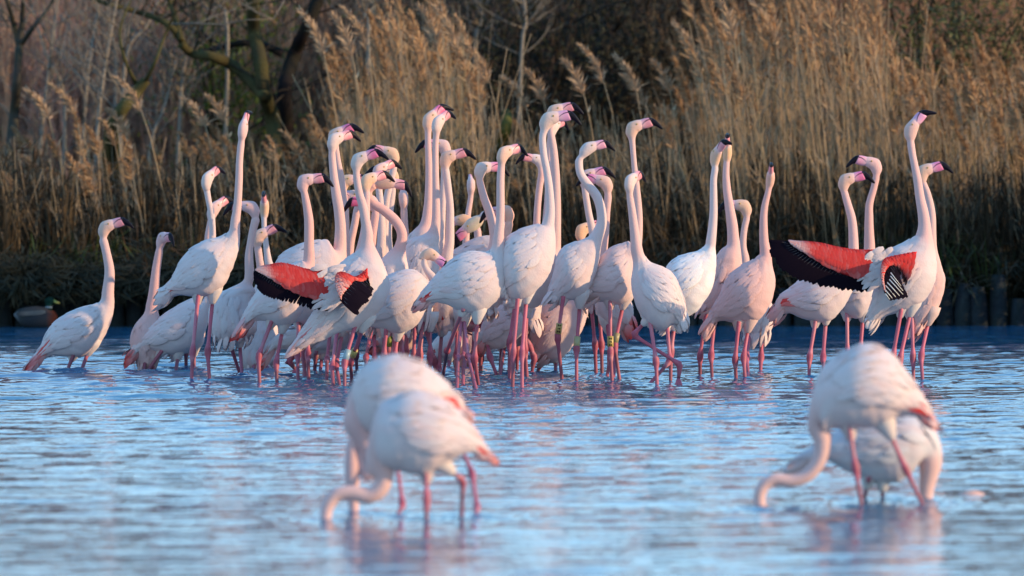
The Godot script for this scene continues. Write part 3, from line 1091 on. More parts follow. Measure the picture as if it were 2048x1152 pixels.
func leg(bird: Node3D, px: Array, dtop: float, base: Vector3, lw: float, marks: Array, index: int, dry: bool) -> void:
	var n := px.size() / 2
	var dw := dtop if dry else water_depth(px[px.size() - 1])
	var key := []
	for i in n: key.append(at(px[2 * i], px[2 * i + 1], lerpf(dtop, dw, float(i) / (n - 1))))
	var pts := [key[0] - (key[1] - key[0]).normalized() * 0.02]
	var rad := [0.014]
	pts.append(key[0])
	rad.append(0.0135)
	for i in range(1, n):
		var a: Vector3 = (key[i - 1] - key[i]).normalized()
		if i == n - 1:
			if not dry:
				pts.append(key[i])
				rad.append(0.0118)
				pts.append(key[i] - (a * 0.6 + Vector3.UP * 0.4).normalized() * 0.22)
				rad.append(0.0115)
			else:
				pts.append(key[i])
				rad.append(0.011)
		else:
			var b: Vector3 = (key[i + 1] - key[i]).normalized()
			pts.append_array([key[i] + a * 0.055, key[i] + a * 0.028, key[i] + a * 0.010, key[i] + b * 0.012, key[i] + b * 0.032, key[i] + b * 0.055])
			if i == 1 or i == n - 2: rad.append_array([0.0118, 0.0165, 0.0225, 0.0220, 0.0155, 0.0120])
			else: rad.append_array([0.0118, 0.012, 0.0125, 0.0125, 0.012, 0.0118])
	var cols := []
	for i in rad.size():
		rad[i] *= 0.8 * lw * rng.randf_range(0.96, 1.04)
		var g := rng.randf_range(0.85, 1.15)
		var lc := Color(LEG.r * g, LEG.g * g, LEG.b * g)
		if rad[i] > 0.015 * lw: lc = lc.lerp(Color(0.30, 0.05, 0.07), 0.55)
		elif i > rad.size() - 4: lc = lc.lerp(Color(0.10, 0.045, 0.05), rng.randf_range(0.15, 0.7))
		elif rng.randf() < 0.3: lc = lc.lerp(Color(0.62, 0.30, 0.30), 0.4)
		cols.append(lc)
	if not dry: wet.append(key[n - 1])
	var mb := MB.new()
	mb.tube(pts, rad, LEG, 9, cols)
	if dry:                                        # a lifted foot: three webbed toes hang closed
		var e: Vector3 = key[n - 1]
		for q in [-1.0, 0.0, 1.0]:
			mb.tube([e, e + Vector3(0.012 * q, -0.03, 0.012), e + Vector3(0.02 * q - 0.01, -0.062, 0.014)], [0.010, 0.009, 0.004], LEG, 6)
	var o := put(mb, "leg", M.leg, bird, base)
	for m in marks:
		if m[0] != index: continue
		var p: Vector3 = (key[0] as Vector3).lerp(key[1], m[1])
		var ax: Vector3 = (key[1] - key[0]).normalized()
		var rb := MB.new()
		rb.tube([p - ax * 0.028, p - ax * 0.027, p + ax * 0.027, p + ax * 0.028], [0.0145, 0.017, 0.017, 0.0145], m[2], 10)
		var ring := put(rb, "leg_ring", M.bill, o, base)
		if m.size() > 3:                               # dark characters up the ring
			var kb := MB.new()
			for q in 3:
				var c0 := p + ax * (q - 1) * 0.017 + Vector3(0, 0, 0.0172)
				var sx := ax.cross(Vector3.BACK).normalized() * 0.006
				kb.tube([c0 - sx, c0 + sx], [0.0018, 0.0018], INK, 4)
				kb.tube([c0 - sx - ax * 0.005, c0 - sx + ax * 0.005], [0.0018, 0.0018], INK, 4)
				if q != 1: kb.tube([c0 + sx - ax * 0.005, c0 + sx + ax * 0.005], [0.0018, 0.0018], INK, 4)
			put(kb, "ring_lettering", M.black, ring, base)

func along(px: Array, t: float) -> Vector2:      # a point at share t of a line of pixels
	var n := px.size() / 2 - 1
	var f := clampf(t, 0, 1) * n
	var i := mini(int(f), n - 1)
	var g := func(k: int) -> Vector2: return Vector2(px[2 * clampi(k, 0, n)], px[2 * clampi(k, 0, n) + 1])
	return (g as Callable).call(i).cubic_interpolate((g as Callable).call(i + 1), (g as Callable).call(i - 1), (g as Callable).call(i + 2), f - i)

func spread_wings(bird: Node3D, list: Array, d0: float, base: Vector3) -> void:
	# each wing: top line (shoulder to wing tip), line where red meets black, trailing line; depths at both ends
	for wdef in list:
		var za: float = d0 + wdef.z[0]
		var zb: float = d0 + wdef.z[1]
		var pt := func(line: Array, t: float, extra: float) -> Vector3:
			var q := along(line, t)
			return at(q.x, q.y, lerpf(za, zb, t) - 0.035 * sin(PI * t) + extra)
		# arm and skin that carry the feathers: a thin padded sheet from the leading edge to the middle
		var arm := MB.new()
		var rings := []
		var cols := []
		var n := 22
		for i in n + 1:
			var t := float(i) / n
			var a: Vector3 = (pt as Callable).call(wdef.top, t, 0.0)
			var m: Vector3 = (pt as Callable).call(wdef.mid, t, 0.0)
			var th := lerpf(0.026, 0.008, t)
			var r := PackedVector3Array()
			var cc := PackedColorArray()
			for j in 10:
				var an := TAU * j / 10
				var p := (a + m) * 0.5 + (a - m) * 0.5 * cos(an)
				r.append(p + Vector3(0, 0, th * sin(an)))
				cc.append(RED.lerp(PINK, smoothstep(0.7, 1.0, t) * 0.8))
			rings.append(r)
			cols.append(cc)
		arm.ring_strip(rings, cols)
		var wing := put(arm, "spread_wing", M.covert, bird, base)
		# black flight feathers, one mesh each
		var nf: int = wdef.n
		for i in nf:
			var t := (i + 0.5) / nf
			var a: Vector3 = (pt as Callable).call(wdef.mid, t, 0.004)
			var a2: Vector3 = (pt as Callable).call(wdef.top, t, 0.004)
			var b: Vector3 = (pt as Callable).call(wdef.low, t, 0.0)
			b += (b - a) * rng.randf_range(-0.07, 0.06)
			var nx: Vector3 = (pt as Callable).call(wdef.low, t + 1.0 / nf, 0.0) - (pt as Callable).call(wdef.low, t - 1.0 / nf, 0.0)
			var dir := (b - a).normalized()
			var w := (nx - dir * nx.dot(dir))
			w = w.normalized() * clampf(w.length() * 0.5, 0.009, 0.026)
			var fb := MB.new()
			var edge: float = wdef.get("pale", 2.0)
			var start := a.lerp(a2, 0.35) + Vector3(0, 0, 0.002 * (i % 2))
			fb.blade(start, b + (b - a) * 0.06, w, Vector3(0, 0, 0.006), INK, INK, true)
			if t > edge:
				fb.tube([start.lerp(b, 0.3) + w * 0.8 + Vector3(0, 0, 0.007), start.lerp(b, 0.9) + w * 0.6 + Vector3(0, 0, 0.005)], [0.0032, 0.0015], Color(0.75, 0.66, 0.58), 5)
			else:
				fb.tube([start.lerp(b, 0.2) + Vector3(0, 0, 0.007), start.lerp(b, 0.92) + Vector3(0, 0, 0.003)], [0.0016, 0.0008], Color(0.09, 0.08, 0.085), 4)
			put(fb, "flight_feather", M.black, wing, base)
		# coverts: overlapping rows from the black edge up to the leading edge
		var cv := MB.new()
		var rows := 6
		for ri in rows:
			var v0 := 1.0 - 0.17 * ri       # share of the way from the leading edge to the black edge where the tips lie
			var nc: int = wdef.nc
			for i in nc:
				var t := (i + (0.5 if ri % 2 else 0.1) + rng.randf() * 0.3) / nc
				var a: Vector3 = (pt as Callable).call(wdef.top, t, 0.0)
				var m: Vector3 = (pt as Callable).call(wdef.mid, t - 0.02, 0.0)
				var a3: Vector3 = (pt as Callable).call(wdef.top, t + 0.03, 0.0)
				var thick := lerpf(0.026, 0.008, t)
				var tip := a.lerp(m, v0 + rng.randfn(0, 0.03))
				var root := a3.lerp(m, maxf(v0 - 0.42, 0.0))
				tip.z += thick * sqrt(maxf(0.0, 1.0 - pow(2.0 * minf(v0, 1.0) - 1.0, 2))) + 0.006
				root.z += thick * sqrt(maxf(0.0, 1.0 - pow(2.0 * maxf(v0 - 0.42, 0.0) - 1.0, 2))) + 0.002
				var dir := (tip - root).normalized()
				var w := dir.cross(Vector3.BACK).normalized() * (root.distance_to(tip)) * 0.24
				var outer := smoothstep(wdef.out - 0.12, wdef.out + 0.08, t)
				var c := RED.lerp(PINK, clampf(rng.randfn(0.0, 0.07), 0, 0.3))
				c = c.lerp(PALE.lerp(PINK, rng.randf() * 0.6), outer * rng.randf_range(0.6, 1.0))
				if v0 > 0.9: c = c.lerp(PALE, rng.randf_range(0.0, 0.30))
				cv.blade(root, tip, w, Vector3(0, 0, 0.007), c, c.lerp(PALE, 0.10))
				for s2 in [-1.0]:
					var off := Vector3(0, 0, -2.0 * thick - 0.01)
					if ri > 1: cv.blade(root + off * 0.9, tip + off, w, Vector3(0, 0, -0.005), c, c)
		put(cv, "wing_coverts", M.covert, wing, base)
		if wdef.has("cape"):            # ragged white back feathers that spill over the root of the wing
			var sc := MB.new()
			for i in 46:
				var t := rng.randf_range(-0.02, 0.16)
				var v0 := rng.randf_range(-0.05, 0.95)
				var a: Vector3 = (pt as Callable).call(wdef.top, maxf(t - 0.12, 0.0), 0.0)
				var m: Vector3 = (pt as Callable).call(wdef.mid, maxf(t - 0.12, 0.0), 0.0)
				var root := a.lerp(m, v0) + Vector3((0.10 - t) * 0.5, 0.012, 0.045)
				var tip := root + Vector3(-rng.randf_range(0.05, 0.10), -rng.randf_range(0.02, 0.065), rng.randf_range(-0.01, 0.012))
				sc.blade(root, tip, Vector3(0.45, -0.9, 0).normalized() * rng.randf_range(0.010, 0.016), Vector3(0, 0, 0.008), WHITE_, WHITE_.lerp(PALE, rng.randf() * 0.5))
			put(sc, "back_feathers", M.feather, bird, base)

func build_birds() -> void:
	# --- the near side of the frame first: loosely standing birds
	fl("flamingo belly deep in water apart from the flock, beside the duck", 741.5,
		[57, 731, 66, 735, 84, 695, 100, 712, 100, 661, 130, 713, 125, 637, 165, 713, 160, 619, 197, 690, 190, 609, 217, 655, 201, 600, 228, 615],
		[216, 583, 12, 219, 542, 10, 212, 502, 8.5, 207, 482, 8.5], [210, 456, 8, 16], [[147, 710, 134, 742], [178, 700, 162, 743]], {"neck": PALE, "tail": RED, "red": 0.8, "tl": 0.07})
	fl("flamingo facing the viewer with black bill tip turned, half behind a hunched bird", 740.0,
		[283, 733, 301, 732, 269, 705, 325, 706, 265, 675, 328, 676, 272, 650, 324, 650, 288, 628, 318, 630],
		[304, 610, 12, 307, 592, 11, 312, 542, 9, 318, 505, 8], [324, 478, 62, 2], [[290, 726, 288, 741], [306, 726, 307, 741]], {"neck": ROSY, "head": PINK, "col": PALE})
	fl("low leaning flamingo whose legs slant, body behind the tallest straight neck", 740.5,
		[258, 714, 263, 721, 277, 685, 290, 701, 320, 640, 322, 706, 358, 613, 358, 709, 390, 596, 392, 694, 408, 590, 415, 650],
		[416, 560, 12, 421, 520, 10, 425, 477, 7, 423, 430, 6.5, 417, 400, 6, 414, 382, 6.5], [414, 360, -52, 28], [[322, 704, 296, 741], [356, 709, 352, 742]], {"neck": WHITE_, "head": WHITE_.lerp(TANHEAD, 0.3), "tail": RED, "red": 0.1})
	fl("flamingo peeping from behind the thin pale neck, only its head showing", 735.0,
		[340, 700, 350, 706, 350, 660, 380, 706, 370, 630, 405, 690, 390, 610, 412, 650],
		[408, 580, 11, 414, 530, 9, 416, 475, 7, 421, 445, 6.5], [427, 420, -40, 28], [[372, 700, 372, 735], [388, 700, 388, 735]], {"neck": PINK, "head": PALE})
	fl("tall flamingo stretching its neck straight up, bill pointing away to the sky", 760.0,
		[321, 584, 326, 606, 340, 567, 352, 591, 350, 552, 385, 593, 364, 525, 416, 593, 385, 500, 444, 577, 414, 483, 463, 542, 440, 475, 475, 507, 457, 462, 480, 478],
		[471, 440, 9.5, 475, 410, 8.2, 478, 360, 7.6, 479, 322, 7.2, 482, 290, 7.2], [486, 260, -68, 52], [[396, 596, 385, 705, 383, 761], [426, 594, 415, 703, 419, 760]], {"neck": PALE, "head": PALE, "red": 0.12, "hs": 0.95})
	fl("flamingo with hunched white back whose head looks the other way behind a straight neck", 748.0,
		[440, 685, 490, 682, 425, 664, 514, 662, 421, 636, 512, 638, 424, 610, 508, 612, 436, 588, 506, 594, 466, 573, 510, 580],
		[495, 566, 10.5, 499, 550, 10, 498, 515, 9, 500, 492, 7.6, 506, 460, 7.8, 511, 440, 8.5], [504, 416, 176, 2], [[456, 675, 479, 746], [479, 682, 484, 750]], {"neck": PALE, "head": PINK, "red": 0.3})
	fl("slim necked flamingo staring at the viewer with its black bill tip up", 728.0,
		hidden_body(541, 545, 650), [541, 535, 9, 537, 525, 8, 533, 497, 6.2, 529, 462, 5.4, 528, 438, 5.6], [529, 415, 92, 40], [[532, 640, 531, 728], [550, 640, 551, 728]], {"neck": WHITE_, "head": TANHEAD})
	fl("crouching white flamingo sunk to its belly behind two pink legs", 738.0,
		[500, 742, 540, 742, 484, 722, 551, 720, 484, 692, 553, 690, 492, 665, 556, 662, 508, 635, 548, 632],
		[531, 605, 11, 526, 565, 9, 519, 520, 7.5, 516, 498, 7.5], [517, 474, 0, 24], [[508, 730, 508, 740], [535, 730, 535, 740]], {"neck": PALE, "red": 0.7})
	fl("rosy necked flamingo whose back is covered by a neighbour's open red wing", 766.0,
		[476, 664, 484, 662, 496, 620, 512, 641, 516, 588, 535, 643, 545, 555, 566, 655, 570, 537, 595, 640, 592, 527, 617, 597, 603, 520, 628, 560],
		[618, 520, 11.5, 618, 490, 10, 618, 447, 9.5, 615, 420, 8.5, 610, 392, 7.3], [607, 363, 0, 6], [[542, 646, 517, 712, 519, 767], [566, 654, 552, 727, 554, 767]], {"neck": ROSY, "head": PINK, "tail": RED, "red": 0.8, "tl": 0.05})
	fl("flamingo low in the crowd with a lifted red foot, bill hidden by a white neck", 748.0,
		[526, 716, 534, 719, 548, 680, 552, 701, 580, 658, 590, 700, 615, 640, 622, 695, 640, 615, 655, 665],
		[668, 600, 12, 684, 550, 10, 698, 508, 9, 702, 482, 8, 709, 450, 7.5, 714, 420, 7.5], [717, 394, 165, 0], [[600, 690, 586, 712, 577, 722, 590, 738], [612, 690, 608, 752]], {"neck": PINK, "tail": RED, "dry": [0], "red": 0.6})
	fl("flamingo deep in the crowd, pink bill and orange chin showing past a double neck", 744.0,
		[606, 705, 612, 712, 618, 680, 640, 712, 645, 655, 672, 708, 665, 630, 700, 680, 672, 600, 702, 640],
		[690, 560, 11, 690, 500, 9, 688, 440, 8, 687, 395, 7.5], [688, 364, 8, 6], [[632, 708, 629, 744], [645, 706, 640, 745]], {"neck": PALE, "head": TANHEAD, "red": 0.5})
	fl("big white backed flamingo with a long thick neck, head turned aside", 758.0,
		[540, 560, 552, 600, 556, 521, 575, 640, 585, 499, 625, 650, 625, 483, 672, 630, 655, 479, 694, 560],
		[679, 500, 14, 681, 460, 11.2, 678, 422, 10.4, 672, 385, 9.6, 668, 355, 8.2, 664, 312, 7.2], [668, 281, -28, 14], [[597, 645, 595, 710, 596, 761], [617, 645, 616, 710, 617, 760]], {"neck": PALE, "head": WHITE_.lerp(TANHEAD, 0.25)})
	fl("flamingo close behind the thick necked one, deep pink bill just above it", 752.0,
		[560, 600, 575, 640, 590, 540, 620, 660, 630, 510, 670, 640, 665, 500, 704, 570],
		[689, 525, 12, 690, 470, 9, 689, 422, 8.8, 686, 385, 7.8, 682, 355, 7, 676, 325, 6.4], [669, 272, 2, 22], [[603, 645, 602, 690, 611, 755], [662, 645, 654, 720, 653, 761]], {"neck": PALE, "bill": Color(0.72, 0.13, 0.24)})
	# the first bird with open wings
	fl("flamingo flaunting open red and black wings in the thick of the flock", 774.0,
		[586, 696, 592, 697, 611, 656, 640, 683, 640, 610, 680, 665, 668, 547, 715, 656, 688, 525, 760, 622, 704, 511, 779, 575, 715, 500, 768, 530],
		[734, 490, 14, 735, 470, 11.5, 732, 447, 9.8, 725, 410, 8.8, 718, 385, 7.8, 713, 352, 6.8], [716, 321, 3, 18], [[711, 650, 689, 725, 689, 776], [727, 652, 701, 725, 704, 765]],
		{"neck": PALE, "head": WHITE_.lerp(TANHEAD, 0.3), "bill": Color(0.74, 0.15, 0.26), "red": 0.3, "tail": PINK, "tl": 0.06, "rings": [[0, 0.80, Color(0.30, 0.36, 0.38)], [1, 0.74, Color(0.50, 0.34, 0.10), 1]],
		"spread": [{"top": [672, 536, 640, 541, 610, 538, 585, 531, 560, 526, 540, 529, 520, 533, 510, 539], "mid": [662, 612, 648, 603, 625, 598, 600, 590, 575, 578, 556, 566, 536, 553, 516, 543], "low": [658, 622, 630, 618, 600, 609, 575, 603, 550, 597, 530, 587, 514, 570, 507, 545], "z": [-0.10, -0.20], "n": 30, "nc": 30, "out": 0.78, "cape": 1},
			{"top": [735, 535, 715, 552, 700, 554, 684, 545, 672, 548, 670, 566, 673, 580, 681, 597], "mid": [736, 560, 728, 562, 720, 560, 708, 562, 702, 570, 692, 582, 685, 590, 683, 600], "low": [738, 572, 745, 576, 743, 583, 741, 590, 734, 600, 728, 607, 720, 615, 712, 628], "z": [-0.12, -0.30], "n": 13, "nc": 16, "out": 0.62}]})
	fl("flamingo facing off behind the open winged bird, cheek against its neighbours", 765.0,
		hidden_body(715, 520, 650), [724, 500, 12, 731, 455, 9, 732, 412, 8, 733, 388, 7.5], [734, 362, -25, 14], [[674, 665, 664, 735, 666, 771], [686, 660, 672, 730, 679, 770]], {"neck": PINK, "head": TANHEAD})
	fl("flamingo tucked behind others with a glowing orange rimmed neck", 757.0,
		hidden_body(742, 530, 655), [742, 510, 11, 744, 480, 9, 748, 450, 8.2, 751, 428, 8], [743, 404, 178, -4], [[744, 652, 732, 715, 733, 771], [747, 655, 750, 718, 752, 760]], {"neck": ROSY, "head": PINK, "bill": Color(0.75, 0.12, 0.22)})
	fl("orange headed flamingo looking back over the crowd, bill against a pink bill", 746.0,
		hidden_body(770, 540, 655), [768, 510, 11, 768, 485, 9, 770, 440, 8, 773, 400, 7.4, 782, 360, 7, 787, 338, 7], [785, 309, 175, 12], [[769, 655, 767, 715, 765, 746], [722, 655, 712, 712, 714, 742]], {"neck": WHITE_, "head": TANHEAD})
	fl("flamingo turned half away in the middle of three white necks", 750.0,
		hidden_body(758, 545, 650), [760, 515, 11, 763, 485, 9, 763, 447, 8.3, 761, 410, 7.2, 758, 380, 7], [757, 343, -38, 20], [[780, 655, 777, 705, 776, 750], [786, 655, 784, 706, 783, 750]], {"neck": WHITE_, "head": PALE, "rings": [[0, 0.55, Color(0.32, 0.30, 0.05)]]})
	fl("flamingo with curled black edged bill looking back, next to the bent necked one", 742.0,
		[748, 690, 756, 700, 760, 668, 775, 706, 785, 650, 800, 704, 805, 630, 828, 690, 790, 590, 822, 640],
		[782, 545, 12, 775, 485, 10, 776, 447, 9, 780, 417, 8, 784, 388, 7.3], [785, 352, 172, 14], [[768, 700, 766, 742], [812, 690, 804, 742]], {"neck": WHITE_, "head": TANHEAD, "col": PALE, "tail": RED, "red": 0.6})
	fl("flamingo with a swan bend in its rosy neck, head level over its neighbours", 763.0,
		[752, 655, 800, 650, 744, 620, 820, 615, 745, 575, 820, 575, 754, 535, 817, 540, 776, 505, 813, 513],
		[800, 495, 12, 804, 468, 10.2, 792, 443, 10, 768, 421, 9.5, 748, 408, 9, 737, 394, 8.5, 738, 379, 8.5, 748, 370, 9.5], [770, 366, 0, -12], [[790, 655, 786, 712, 785, 763], [806, 655, 803, 712, 801, 763]], {"neck": ROSY, "head": TANHEAD.lerp(PINK, 0.4), "red": 0.6, "fat": 0.8})
	fl("flamingo seen from behind, its neck close beside the bent rosy one", 750.0,
		hidden_body(806, 545, 655), [811, 520, 9.5, 811, 485, 8.5, 809, 445, 7.2, 808, 425, 7.5], [807, 396, -95, 18], [[815, 655, 812, 705, 812, 750], [800, 655, 797, 705, 796, 750]], {"neck": PALE, "head": PALE})
	fl("plump white flamingo bending its neck low like a hook, ruffled back", 768.0,
		[700, 649, 703, 654, 722, 626, 735, 653, 740, 600, 765, 659, 765, 563, 800, 669, 800, 545, 835, 649, 830, 541, 853, 615, 851, 555, 864, 585],
		[868, 568, 12, 866, 556, 8.5, 854, 541, 6.6, 848, 526, 6.2, 849, 515, 7], [858, 508, 0, -38], [[772, 662, 768, 712, 767, 768], [795, 669, 789, 715, 787, 769]], {"neck": WHITE_, "head": TANHEAD.lerp(PALE, 0.3), "fat": 0.85, "bill": Color(0.62, 0.22, 0.42), "hs": 0.9, "tail": PINK})
	# --- the middle
	fl("tall pink flamingo of a twin pair, bill raised and turned away", 752.0,
		[812, 640, 845, 640, 806, 590, 866, 590, 812, 530, 868, 540, 815, 480, 868, 500, 828, 460, 868, 470],
		[851, 452, 13, 854, 436, 10.5, 857, 400, 8.5, 858, 352, 7.2, 857, 310, 6.6, 856, 278, 6.4], [858, 241, -28, 36], [[830, 640, 827, 715, 826, 752], [846, 640, 840, 712, 838, 752]], {"neck": PINK, "head": TANHEAD.lerp(PINK, 0.3), "bill": Color(0.74, 0.14, 0.25)})
	fl("tall white breasted flamingo of a twin pair, cheek lit, bill foreshortened", 757.0,
		[800, 655, 850, 645, 797, 595, 872, 595, 802, 540, 878, 545, 808, 500, 879, 510, 822, 479, 878, 490, 846, 469, 880, 475],
		[869, 462, 11.5, 872, 440, 9, 872, 390, 7.6, 871, 340, 6.8, 871, 290, 6.4], [875, 248, -52, 26], [[845, 650, 835, 717, 834, 757], [860, 650, 860, 712, 860, 757]], {"neck": PALE, "head": WHITE_.lerp(TANHEAD, 0.3)})
	fl("flamingo looking backward between the twin necks and a drooping bill", 745.0,
		[950, 641, 940, 656, 920, 615, 900, 661, 885, 602, 855, 668, 852, 598, 835, 655, 856, 585, 845, 620],
		[864, 570, 12, 873, 540, 10.5, 880, 500, 9, 884, 450, 7, 886, 390, 6.4, 889, 330, 6.5], [888, 293, 178, 4], [[852, 660, 869, 722, 872, 745], [884, 660, 877, 739, 877, 746]], {"neck": WHITE_, "head": PALE, "red": 0.9, "tail": RED})
	fl("flamingo with an evenly curved drooping bill, pale eye showing", 751.0,
		hidden_body(894, 535, 650), [894, 515, 12, 899, 485, 9.5, 900, 452, 8.4, 900, 415, 7.7, 896, 375, 7.3, 892, 345, 7.4], [893, 317, 0, 14], [[930, 640, 927, 712, 926, 772], [915, 640, 913, 712, 912, 752]], {"neck": WHITE_, "head": TANHEAD.lerp(PALE, 0.4)})
	fl("small headed flamingo facing away, thin neck slanting, far back", 733.0,
		[915, 722, 945, 722, 906, 690, 972, 695, 908, 655, 976, 660, 915, 620, 968, 625, 922, 580, 950, 585],
		[931, 540, 10, 932, 480, 7, 936, 430, 6, 941, 398, 5.6], [942, 370, -94, 22], [[930, 705, 930, 735], [946, 705, 948, 735]], {"neck": PINK, "head": PALE, "col": PALE, "hs": 0.9})
	fl("orange headed flamingo lowering its head backward, black tip past a white neck", 734.0,
		[862, 712, 872, 716, 868, 690, 885, 716, 885, 668, 905, 716, 900, 640, 925, 690, 915, 600, 945, 640],
		[938, 560, 11, 950, 510, 9, 956, 475, 8, 951, 450, 7.5], [929, 441, 180, -14], [[880, 712, 879, 735], [899, 712, 897, 735]], {"neck": PINK, "head": Color(0.80, 0.38, 0.20), "hs": 0.95})
	fl("preening flamingo with greyish head bent over its long ruffled back", 745.0,
		[846, 566, 852, 574, 880, 526, 905, 570, 915, 500, 945, 590, 950, 478, 985, 580, 980, 470, 1006, 545],
		[998, 488, 12, 1004, 455, 9, 997, 434, 8.5, 982, 428, 8.5, 968, 432, 9.5], [947, 449, 178, -44], [[950, 600, 946, 712, 945, 745], [965, 600, 962, 717, 960, 746]], {"neck": WHITE_, "head": Color(0.60, 0.48, 0.34), "bill": Color(0.70, 0.18, 0.28), "red": 0.3, "tail": RED, "hs": 1.05})
	fl("flamingo whose leaning neck crosses the front bird's, head level", 755.0,
		hidden_body(975, 525, 625), [988, 492, 11, 987, 458, 9.2, 979, 425, 8.8, 968, 395, 8, 960, 365, 7.2], [962, 338, -12, 2], [[922, 645, 916, 715, 914, 779], [928, 640, 936, 712, 952, 778]], {"neck": PALE, "head": WHITE_.lerp(TANHEAD, 0.35), "bill": Color(0.80, 0.22, 0.30)})
	fl("front flamingo with finely ruffled back, red patch and upright neck", 776.0,
		[832, 611, 840, 614, 846, 588, 866, 606, 866, 564, 890, 608, 890, 537, 930, 625, 918, 514, 966, 623, 948, 505, 1001, 594, 974, 505, 1018, 550, 983, 494, 1016, 508],
		[997, 478, 11.5, 1000, 445, 8.8, 1001, 410, 8.4, 1001, 365, 8, 1002, 340, 7.6], [1007, 308, -38, 12], [[926, 620, 894, 702, 885, 757], [955, 634, 949, 717, 957, 772]], {"neck": PALE, "head": TANHEAD.lerp(PALE, 0.4), "red": 0.9, "tail": RED.lerp(PINK, 0.4), "fat": 0.7, "tl": 0.03})
	fl("flamingo with bowed salmon neck, head hidden behind the front bird's neck", 747.0,
		[957, 692, 963, 697, 966, 650, 980, 700, 990, 615, 1020, 690, 1010, 590, 1052, 650, 1006, 545, 1036, 580],
		[1016, 515, 10, 1014, 478, 8, 1018, 448, 8.4], [1014, 424, 176, -6], [[975, 690, 979, 712, 993, 749], [962, 690, 961, 746]], {"neck": Color(0.82, 0.40, 0.27), "head": Color(0.82, 0.40, 0.27), "tail": RED, "red": 0.5})
	fl("stately front flamingo with the long level bill, tallest of its cluster", 775.5,
		[1000, 556, 1010, 590, 1002, 518, 1030, 601, 1012, 484, 1060, 593, 1035, 465, 1090, 563, 1058, 454, 1107, 525, 1077, 447, 1111, 476],
		[1096, 450, 13, 1100, 420, 9.8, 1098, 377, 8.3, 1093, 340, 7.4, 1087, 308, 7.2, 1085, 275, 7], [1096, 240, 0, 8], [[1035, 600, 1027, 705, 1025, 776], [1053, 594, 1044, 707, 1044, 777]], {"neck": WHITE_, "head": WHITE_.lerp(TANHEAD, 0.5), "bill": Color(0.76, 0.30, 0.40), "hs": 1.08, "red": 0.0, "fat": 0.8})
	fl("flamingo just behind the stately one, pale pink breast below its shoulder", 757.0,
		[1012, 590, 1022, 612, 1016, 545, 1050, 622, 1034, 505, 1078, 611, 1060, 482, 1106, 588, 1084, 467, 1121, 550],
		[1108, 500, 14, 1111, 460, 11, 1112, 410, 9.8, 1111, 350, 8.6, 1107, 300, 7.8, 1101, 262, 7.2], [1107, 224, 0, 12], [[1028, 625, 1019, 685, 1019, 757], [1053, 622, 1050, 700, 1054, 756]], {"neck": PALE, "head": TANHEAD.lerp(PALE, 0.4)})
	fl("flamingo facing away whose small pink bill pokes out under the long bills", 741.0,
		[1056, 660, 1066, 668, 1040, 640, 1076, 668, 1030, 610, 1080, 635, 1050, 570, 1092, 590, 1070, 530, 1098, 545],
		[1088, 490, 10, 1094, 430, 8, 1098, 360, 7, 1099, 310, 6.6, 1100, 285, 6.8], [1106, 255, -58, 12], [[1041, 635, 1034, 705, 1034, 741], [1012, 672, 1000, 750]], {"neck": PALE, "head": WHITE_.lerp(TANHEAD, 0.3)})
	fl("flamingo seen from the nape in the middle of the tall cluster", 746.0,
		[1044, 655, 1080, 655, 1034, 625, 1082, 628, 1046, 590, 1088, 595, 1070, 545, 1104, 550],
		[1100, 500, 10, 1106, 440, 8.5, 1109, 395, 7, 1108, 365, 6.6], [1107, 335, -88, 30], [[1045, 650, 1060, 695, 1069, 715, 1064, 743], [1052, 645, 1050, 700, 1049, 746]], {"neck": PALE, "head": PALE, "dry": [0]})
	fl("flamingo looking the opposite way at the rim of the tall cluster", 743.0,
		[985, 660, 992, 668, 996, 640, 1010, 690, 1020, 610, 1045, 690, 1040, 580, 1075, 650, 1052, 530, 1082, 560],
		[1070, 500, 10, 1073, 455, 7.6, 1075, 415, 7.2, 1079, 375, 7, 1083, 350, 7.2], [1078, 321, 160, 8], [[1003, 690, 1000, 744], [1020, 685, 1018, 744]], {"neck": PINK, "head": WHITE_, "hs": 0.85})
	# --- the S necked bird and its neighbours
	fl("flamingo with a strongly S curved white neck and ringed legs", 761.0,
		[1094, 598, 1106, 604, 1107, 560, 1135, 601, 1120, 508, 1168, 593, 1145, 487, 1193, 545, 1168, 477, 1201, 500],
		[1192, 476, 14, 1203, 448, 10.5, 1202, 420, 9.7, 1193, 392, 9.4, 1176, 370, 9, 1161, 347, 8, 1158, 322, 7.8], [1175, 298, -6, 12], [[1126, 599, 1115, 675, 1124, 760], [1160, 604, 1153, 697, 1153, 762]], {"neck": WHITE_, "head": WHITE_.lerp(TANHEAD, 0.15), "bill": Color(0.82, 0.32, 0.38), "hs": 0.92, "red": 0.1, "rings": [[0, 0.76, Color(0.46, 0.29, 0.08), 1], [1, 0.86, Color(0.42, 0.34, 0.15)]]})
	fl("flamingo partly behind the S curved neck, dark tipped bill held level", 749.0,
		hidden_body(1188, 545, 610), [1190, 520, 11, 1186, 470, 8, 1178, 430, 7, 1173, 400, 6.6, 1170, 380, 6.6], [1172, 354, 0, 14], [[1182, 605, 1190, 690, 1192, 749], [1198, 605, 1203, 690, 1204, 749]], {"neck": WHITE_, "head": PALE, "bill": Color(0.74, 0.22, 0.32)})
